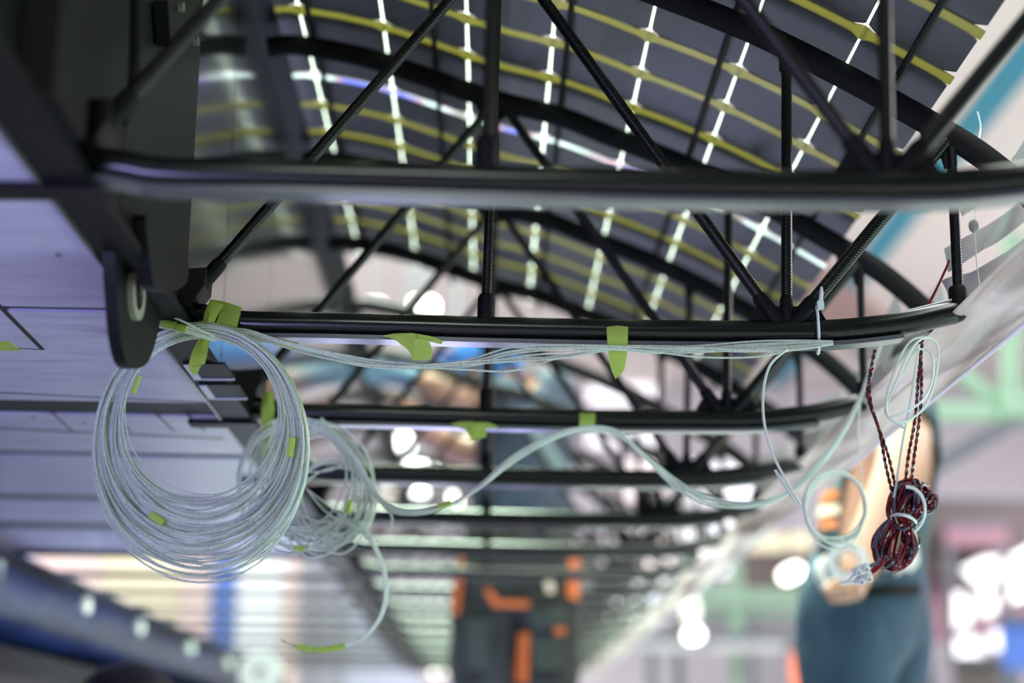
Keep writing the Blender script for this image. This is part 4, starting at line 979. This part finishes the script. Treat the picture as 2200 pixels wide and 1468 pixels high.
for poly, m, nm in ((((1758, 1062), (1796, 1050), (1800, 1072), (1760, 1084)), 'orange', 'shirt_print'), (((1756, 1090), (1800, 1084), (1802, 1104), (1758, 1112)), 'banner_cream', 'shirt_print'), (((1760, 1120), (1796, 1116), (1798, 1134), (1764, 1138)), 'orange', 'shirt_print')):
    patch(w2, g2['shirt'], off2, poly, m, nm, 0.008)
patch(w2, g2['shirt'], off2, ((1872, 1180), (1970, 1176), (1974, 1250), (1876, 1252)), 'white_cloth', 'white_shirt_tail', 0.014)
patch(w2, g2['trousers'], off2, ((1776, 1262), (1976, 1256), (1976, 1278), (1776, 1284)), 'black', 'belt', 0.012)
def roll(name, label, c, axis, ro, ri, th, m):
    t = thing(name, label, 'tape roll', c); ax = Vector(axis).normalized(); u = ax.cross(Vector((0, 0, 1))).normalized(); v = ax.cross(u); V = []; Fc = []; nb = 28
    for k in range(nb):
        a = 2 * PI * k / nb; d = u * math.cos(a) + v * math.sin(a)
        for rr, h_ in ((ro, -th / 2), (ro, th / 2), (ri, th / 2), (ri, -th / 2)): V.append(d * rr + ax * h_)
    for k in range(nb):
        j = (k + 1) % nb
        for e in range(4): Fc.append((4 * k + e, 4 * k + (e + 1) % 4, 4 * j + (e + 1) % 4, 4 * j + e))
    MB().add(V, Fc).build('tape_winding', m, t)
    V2 = []; F2 = []
    for k in range(nb):
        a = 2 * PI * k / nb; d = u * math.cos(a) + v * math.sin(a)
        for rr, h_ in ((ri, -th * .52), (ri, th * .52), (ri * .88, th * .52), (ri * .88, -th * .52)): V2.append(d * rr + ax * h_)
    MB().add(V2, Fc).build('core', 'banner_grey', t)
    return t
roll('tape_roll', 'white roll of tape with a dark core held at the man\'s wrist', P(1822, 1208, -.40), (-0.25, -1, -0.1), 0.043, 0.026, 0.05, 'nylon')
roll('tape_roll', 'larger white tape ring round the man\'s fist', P(1798, 1238, -.22), (0.45, -1, 0.25), 0.052, 0.043, 0.022, 'white_cloth')

# crouching person, only the crown of the head rises into the picture
YP = 3.2
J = {'pelvis': (Vector((P(300, 1500).x + .05, YP + .25, 0.16)), (0.15, 0.13)), 'waist': (Vector((P(290, 1500).x + .03, YP + .20, 0.26)), (0.14, 0.12)), 'chest': (Vector((P(280, 1500).x, YP + .06, 0.37)), (0.15, 0.12)), 'neck': (Vector((P(272, 1500).x, YP, 0.445)), 0.055), 'head': (P(270, 1560), (0.088, 0.082)), 'crown': (P(270, 1515), (0.062, 0.06))}
cx = J['chest'][0]
for s_, q in (('l', -1), ('r', 1)):
    J['sh' + s_] = (cx + Vector((0.17 * q, 0, 0.02)), 0.058); J['el' + s_] = (cx + Vector((0.22 * q, -0.14, -0.12)), 0.045); J['wr' + s_] = (cx + Vector((0.12 * q, -0.30, -0.20)), 0.033); J['pa' + s_] = (cx + Vector((0.09 * q, -0.36, -0.22)), (0.038, 0.024))
    pv = J['pelvis'][0]; J['hp' + s_] = (pv + Vector((0.10 * q, -0.04, 0)), 0.09); J['kn' + s_] = (Vector((pv.x + 0.17 * q, pv.y - .44, 0.30)), 0.062); J['an' + s_] = (Vector((pv.x + 0.13 * q, pv.y - .28, 0.08)), 0.045); J['to' + s_] = (Vector((pv.x + 0.14 * q, pv.y - .46, 0.045)), 0.04)
EX = []
fingers(J, EX, 'pal', 'wrl', 'hl', 0.4); fingers(J, EX, 'par', 'wrr', 'hr', 0.4)
w3, body3, g3, off3 = person('person', 'dark-haired person whose crown alone shows at the bottom picture edge', J, EX, [('shirt', 'black', shirt_rule, 0.012), ('trousers', 'banner_grey', trouser_rule, 0.014), ('shoe', 'black', shoe_rule, 0.008)])
head_details(w3, off3, J, (0.2, -0.9, -0.2), 0.103)

# ------------------------------------------------------------------ blue wrapped section at the lower left
bw = thing('wrapped_wing_section', 'long wing section wrapped in shiny blue plastic on black trestles, lower left', 'wing section', (-1.1, 5.4, 0.7))
ob = Vector(bw.location)
rows = []
for j in range(61):
    y = 2.4 + 6.2 * j / 60; row = []
    for k in range(13):
        a = -0.15 + (PI * 0.62) * k / 12; w = (0.009 * math.sin(y * 11 + k * 1.4) + 0.006 * math.sin(y * 27 + k * 0.7)) * min(1, max(0, k - 1) / 3)
        row.append(Vector((-1.10 - (1 - math.cos(a)) * 0.55 - 0.0, y, 0.80 - math.sin(a) * 0.0)) if False else Vector((-1.10 - 0.62 * (1 - math.cos(a * 0.85)) + w, y, 0.795 - 0.235 * math.sin(a) + w * 0.6)))
    rows.append(row)
MB().sheet([[p - ob for p in r] for r in rows], 0.004).build('plastic_wrap', 'wrap', bw)
MB().box(Vector((-1.105, 5.3, 0.803)) - ob, (0.035, 6.6, 0.02)).build('edge_strip', 'black', bw, False)
MB().box(Vector((-1.62, 5.3, 0.70)) - ob, (0.62, 6.5, 0.12)).build('wing_core', 'black', bw, False)
MB().box(Vector((-1.20, 5.5, 0.580)) - ob, (0.20, 6.2, 0.065)).build('black_rail', 'black', bw, False)
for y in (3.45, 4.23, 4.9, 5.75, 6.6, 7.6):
    MB().box(Vector((-1.092, y, 0.775)) - ob, (0.022, 0.035, 0.032)).tube([Vector((-1.08, y - 0.01, 0.765)) - ob, Vector((-1.08, y - 0.03, 0.745)) - ob], 0.009, 6).build('wrap_glint', 'nylon', bw)  # white blocks added to stand in for highlights along the wrap
for y in (2.8, 5.0, 7.6):
    m = MB()
    for x in (-1.62, -1.22): m.box(Vector((x, y, 0.265)) - ob, (0.05, 0.06, 0.53))
    m.box(Vector((-1.42, y, 0.20)) - ob, (0.40, 0.04, 0.05)); m.build('trestle', 'black', bw, False)
roll('film_roll', 'white roll with dark core at the bottom beside the blue wrapped section', at(560, 1446, 5.6), (0.05, -1, 0.0), 0.072, 0.018, 0.10, 'white_cloth')['category'] = 'roll'

# ------------------------------------------------------------------ hall background
def board(name, label, x0, x1, y, z0, z1, m, cat='panel', grp=None, th=0.05):
    t = thing(name, label, cat, ((x0 + x1) / 2, y, z0), grp)
    MB().box((0, 0, (z1 - z0) / 2), (x1 - x0, th, z1 - z0)).build('board', m, t, False)
    MB().box((0, 0.02, 0.03), (x1 - x0, th + 0.06, 0.06)).build('foot_rail', 'steel_dark', t, False)
    return t
M['board_cream'] = mat('board_cream', (0.56, 0.48, 0.36), 0.6); M['board_pink'] = mat('board_pink', (0.58, 0.42, 0.42), 0.6); M['board_lilac'] = mat('board_lilac', (0.42, 0.40, 0.56), 0.6); M['board_blue'] = mat('board_blue', (0.04, 0.10, 0.38), 0.6); M['board_white'] = mat('board_white', (0.70, 0.69, 0.76), 0.6)
Yb = 12.0
def bx_(px): return (px - 1046) / 3300 * (Yb + 0.1)
board('display_board', 'lilac display board at the far left of the hall', bx_(-120), bx_(90), Yb, 0, 2.6, 'board_lilac', 'board')
board('display_board', 'pink display board next to the far left lilac one', bx_(92), bx_(228), Yb, 0, 2.6, 'board_pink', 'board')
board('display_board', 'cream display board in the middle of the row', bx_(230), bx_(398), Yb, 0, 2.6, 'board_cream', 'board')
board('display_board', 'pale lilac display board left of the blue banner', bx_(400), bx_(462), Yb, 0, 2.6, 'board_pink', 'board')
board('banner', 'blue standing banner between pale boards', bx_(465), bx_(518), Yb, 0, 2.6, 'board_blue', 'banner')
board('display_board', 'tall white display board right of the blue banner', bx_(521), bx_(612), Yb, 0, 2.6, 'board_white', 'board')
board('display_board', 'pink board beside the grey posts', bx_(614), bx_(650), Yb, 0, 2.6, 'board_pink', 'board')
board('display_board', 'white board behind the right grey posts', bx_(652), bx_(900), Yb + 0.3, 0, 2.6, 'board_lilac', 'board')
for k, px in enumerate((664, 702, 744)):
    board('post', 'dark grey square post, %s of three at the end of the boards' % ('leftmost', 'middle', 'rightmost')[k], bx_(px - 10), bx_(px + 10), Yb - 0.1, 0, 2.6, 'banner_grey', 'post', th=0.1)

def lampy(px, py, Y, w, h, m, lab, rot=0.0, housing='steel_dark', hang=True):
    c = at(px, py, Y); t = thing('ceiling_lamp', lab, 'lamp', c)
    P_ = []
    for k in range(20):
        a = 2 * PI * k / 20; x = abs(math.cos(a)) ** 0.7 * math.copysign(w / 2, math.cos(a)); z = abs(math.sin(a)) ** 0.7 * math.copysign(h / 2, math.sin(a))
        P_.append(Vector((x * math.cos(rot) - z * math.sin(rot), 0, x * math.sin(rot) + z * math.cos(rot))))
    hs_ = MB().prism([p * 1.06 + Vector((0, 0.10, 0)) for p in P_], (0, 0.12, 0)).build('housing', housing, t)
    MB().prism(P_, (0, 0.06, 0)).build('lit_face', m, hs_)
    if hang: MB().tube([Vector((0, 0.10, h * 0.4)), Vector((0, 0.10, HZ - c.z))], 0.012, 6).build('hanger', housing, t)
    return t
lampy(908, 660, 9.0, 0.17, 0.09, 'lamp', 'bright yellow-white lamp seen behind the sharp rib')
lampy(803, 656, 9.5, 0.13, 0.035, 'lamp_cool', 'small elongated white lamp left of the bright yellow-white lamp')
lampy(1700, 1232, 12.0, 0.17, 0.10, 'lamp', 'warm oval lamp left of the man with the tape roll', 0.45)
lampy(1490, 1365, 12.0, 0.12, 0.09, 'lamp_cool', 'round white lamp under the film near the picture bottom', 0.2, hang=False)
lampy(1484, 1312, 12.2, 0.11, 0.22, 'lamp_green', 'dim greenish lamp just above the round white lamp', 0.0)
lampy(905, 1000, 8.0, 0.14, 0.06, 'lamp_cool', 'flat white lamp behind the fourth rib')
lampy(872, 946, 8.0, 0.07, 0.12, 'lamp_cool', 'upright white lamp just above the flat white lamp')
lampy(900, 1062, 9.0, 0.08, 0.06, 'lamp_cool', 'small white lamp between the fourth and fifth tubes')
lampy(978, 1070, 9.0, 0.05, 0.10, 'lamp', 'narrow yellowish lamp left of the worker')
for k, (x, y) in enumerate(((926, 1412), (936, 1426), (932, 1442), (946, 1408), (948, 1424), (952, 1440))):
    lampy(x, y, 10.0, 0.04, 0.04, 'lamp', 'small twinkling lamp in the cluster at the bottom, %s' % ('upper left', 'middle', 'lowest', 'upper right', 'right middle', 'lower right')[k], hang=False, housing='steel_green')
# green steel frames
def member(t, a, b, Y, w, m='steel_green', nm='member'):
    A, B_ = at(*a, Y), at(*b, Y); o = Vector(t.location); d = (B_ - A); n = d.cross(Vector((0, 1, 0))).normalized() * w / 2
    return MB().prism([A - n - o, B_ - n - o, B_ + n - o, A + n - o], (0, w, 0)).build(nm, m, t, False)
gt = thing('steel_gantry', 'pale green steel gantry frame at the right picture edge', 'steel frame', at(2165, 880, 8.0))
member(gt, (1960, 886), (2210, 886), 8.0, 0.10, nm='beam'); member(gt, (2176, 500), (2172, 888), 8.02, 0.09, nm='post'); member(gt, (1990, 745), (2160, 880), 8.04, 0.08, nm='brace'); member(gt, (2150, 870), (2205, 870), 7.98, 0.16, nm='joint_plate')
member(gt, (2400, 500), (2400, 1885), 8.02, 0.12, nm='post'); member(gt, (2150, 886), (2420, 886), 8.0, 0.10, nm='beam')
dk = thing('roof_beam', 'dark slanting beam crossing the lilac wall at the right', 'beam', at(2100, 960, 9.0))
member(dk, (1960, 1030), (2330, 820), 9.0, 0.09, 'steel_dark', 'beam'); member(dk, (2325, 400), (2325, 1900), 9.02, 0.1, 'steel_dark', 'post')
g3_ = thing('steel_gantry', 'pale steel frame behind the film, below the sharp tubes end', 'steel frame', at(1580, 1280, 13.0))
for a, b, w in (((1580, 1150), (1582, 1560), 0.10), ((1470, 1284), (1720, 1284), 0.13), ((1500, 1240), (1575, 1285), 0.05), ((1480, 1318), (1740, 1318), 0.06), ((1600, 1170), (1740, 1165), 0.14)):
    member(g3_, a, b, 13.0, w, 'steel_green' if w != 0.14 else 'banner_cream', 'member')
def wallpanel(name, lab, x0, y0, x1, y1, Y, m, cat, kind=None):
    A, B_ = at(x0, y1, Y), at(x1, y0, Y); t = thing(name, lab, cat, ((A.x + B_.x) / 2, Y, A.z))
    MB().box((0, 0, (B_.z - A.z) / 2), (B_.x - A.x, 0.12, B_.z - A.z)).build('panel', m, t, False)
    MB().box((0, -0.02, B_.z - A.z + 0.02), (B_.x - A.x + 0.06, 0.16, 0.05)).build('top_rail', 'steel_dark', t, False)
    if A.z > 0.05:
        for s_ in (-1, 1): MB().box((s_ * (B_.x - A.x) * 0.45, 0, -A.z / 2), (0.08, 0.08, A.z)).build('leg', 'steel_dark', t, False)
    return t
wallpanel('mezzanine_panel', 'brown-grey mezzanine front right of the man', 1960, 1085, 2300, 1240, 14.5, 'brown', 'panel')
wallpanel('mezzanine_panel', 'pink band on the mezzanine front', 2030, 1128, 2160, 1175, 14.2, 'pink', 'panel')
wallpanel('mezzanine_panel', 'brown-grey upper wall panel left of the man', 1600, 1190, 1790, 1300, 15.5, 'brown', 'panel')
wallpanel('partition_panel', 'dusky pink partition low at the right', 1960, 1240, 2300, 1380, 14.8, 'pink', 'panel')
wallpanel('partition_panel', 'grey low partition under the film', 1380, 1375, 1760, 1400, 12.6, 'wall', 'panel')
wallpanel('partition_panel', 'darker grey band above the low partition', 1440, 1320, 1740, 1348, 13.6, 'banner_grey', 'panel')
wallpanel('partition_panel', 'dark low counter at the lower right corner', 2060, 1425, 2150, 1560, 11.6, 'brown', 'counter')
wallpanel('crate', 'orange-red plastic crate left of the man', 1706, 1396, 1736, 1500, 10.0, 'red_box', 'crate')
wallpanel('crate', 'blue plastic crate at the lower right corner', 2160, 1340, 2230, 1440, 11.0, 'banner_blue', 'crate')
# bright windows seen through the ribs
wn = 1
def window(polys, Y, m='pane'):
    global wn
    c = at(*polys[0][0], Y); t = thing('window_%d' % wn, None, None, c); t['kind'] = 'structure'; wn += 1
    for p in polys:
        q = [at(*a, Y) - c for a in p]; cq = sum(q, Vector()) / len(q); q = [cq + (a - cq) * 0.84 for a in q]; MB().prism(q, (0, 0.02, 0)).build('pane', m, t, False)
        cen = sum(q, Vector()) / len(q); n = len(q); V = []
        out = [cen + (a - cen) * 1.08 + Vector((0, 0.03, 0)) for a in q]; MB().prism(out, (0, 0.03, 0)).build('frame', 'brown', t, False)
    return t
def quad(x0, y0, x1, y1): return [(x0, y0), (x1, y0), (x1, y1), (x0, y1)]
window([[(2058, 1222), (2110, 1196), (2152, 1192), (2150, 1262), (2098, 1268)], [(2082, 1278), (2148, 1272), (2142, 1318), (2112, 1332)], [(2166, 1190), (2240, 1150), (2240, 1290), (2164, 1306)], [(2048, 1268), (2066, 1266), (2084, 1312), (2088, 1350), (2050, 1358)], [(2048, 1370), (2112, 1366), (2118, 1414), (2050, 1424)]], 12.5)
window([[(2128, 1352), (2150, 1348), (2152, 1400), (2130, 1404)], [(2156, 1350), (2172, 1346), (2172, 1390), (2158, 1396)]], 12.4, 'pane_lilac')
window([quad(1250, 745, 1420, 880), quad(1250, 895, 1420, 965)], 16.9)
window([quad(1450, 985, 1640, 1090), quad(1450, 1100, 1640, 1250), quad(1300, 1250, 1460, 1340)], 16.9)
window([quad(1330, 985, 1440, 1080)], 16.9, 'pane_pink'); window([quad(1380, 1100, 1446, 1300)], 16.85, 'pane_pink')
window([quad(770, 745, 960, 795)], 16.9); window([quad(995, 690, 1080, 800)], 16.9)

lb = thing('strut', 'thin pale lilac bar slanting across the far tubes right of the worker', 'bar', at(1570, 1090, 5.6))
o = Vector(lb.location); A, B_ = at(1572, 1085, 5.6), at(1395, 1300, 5.2)
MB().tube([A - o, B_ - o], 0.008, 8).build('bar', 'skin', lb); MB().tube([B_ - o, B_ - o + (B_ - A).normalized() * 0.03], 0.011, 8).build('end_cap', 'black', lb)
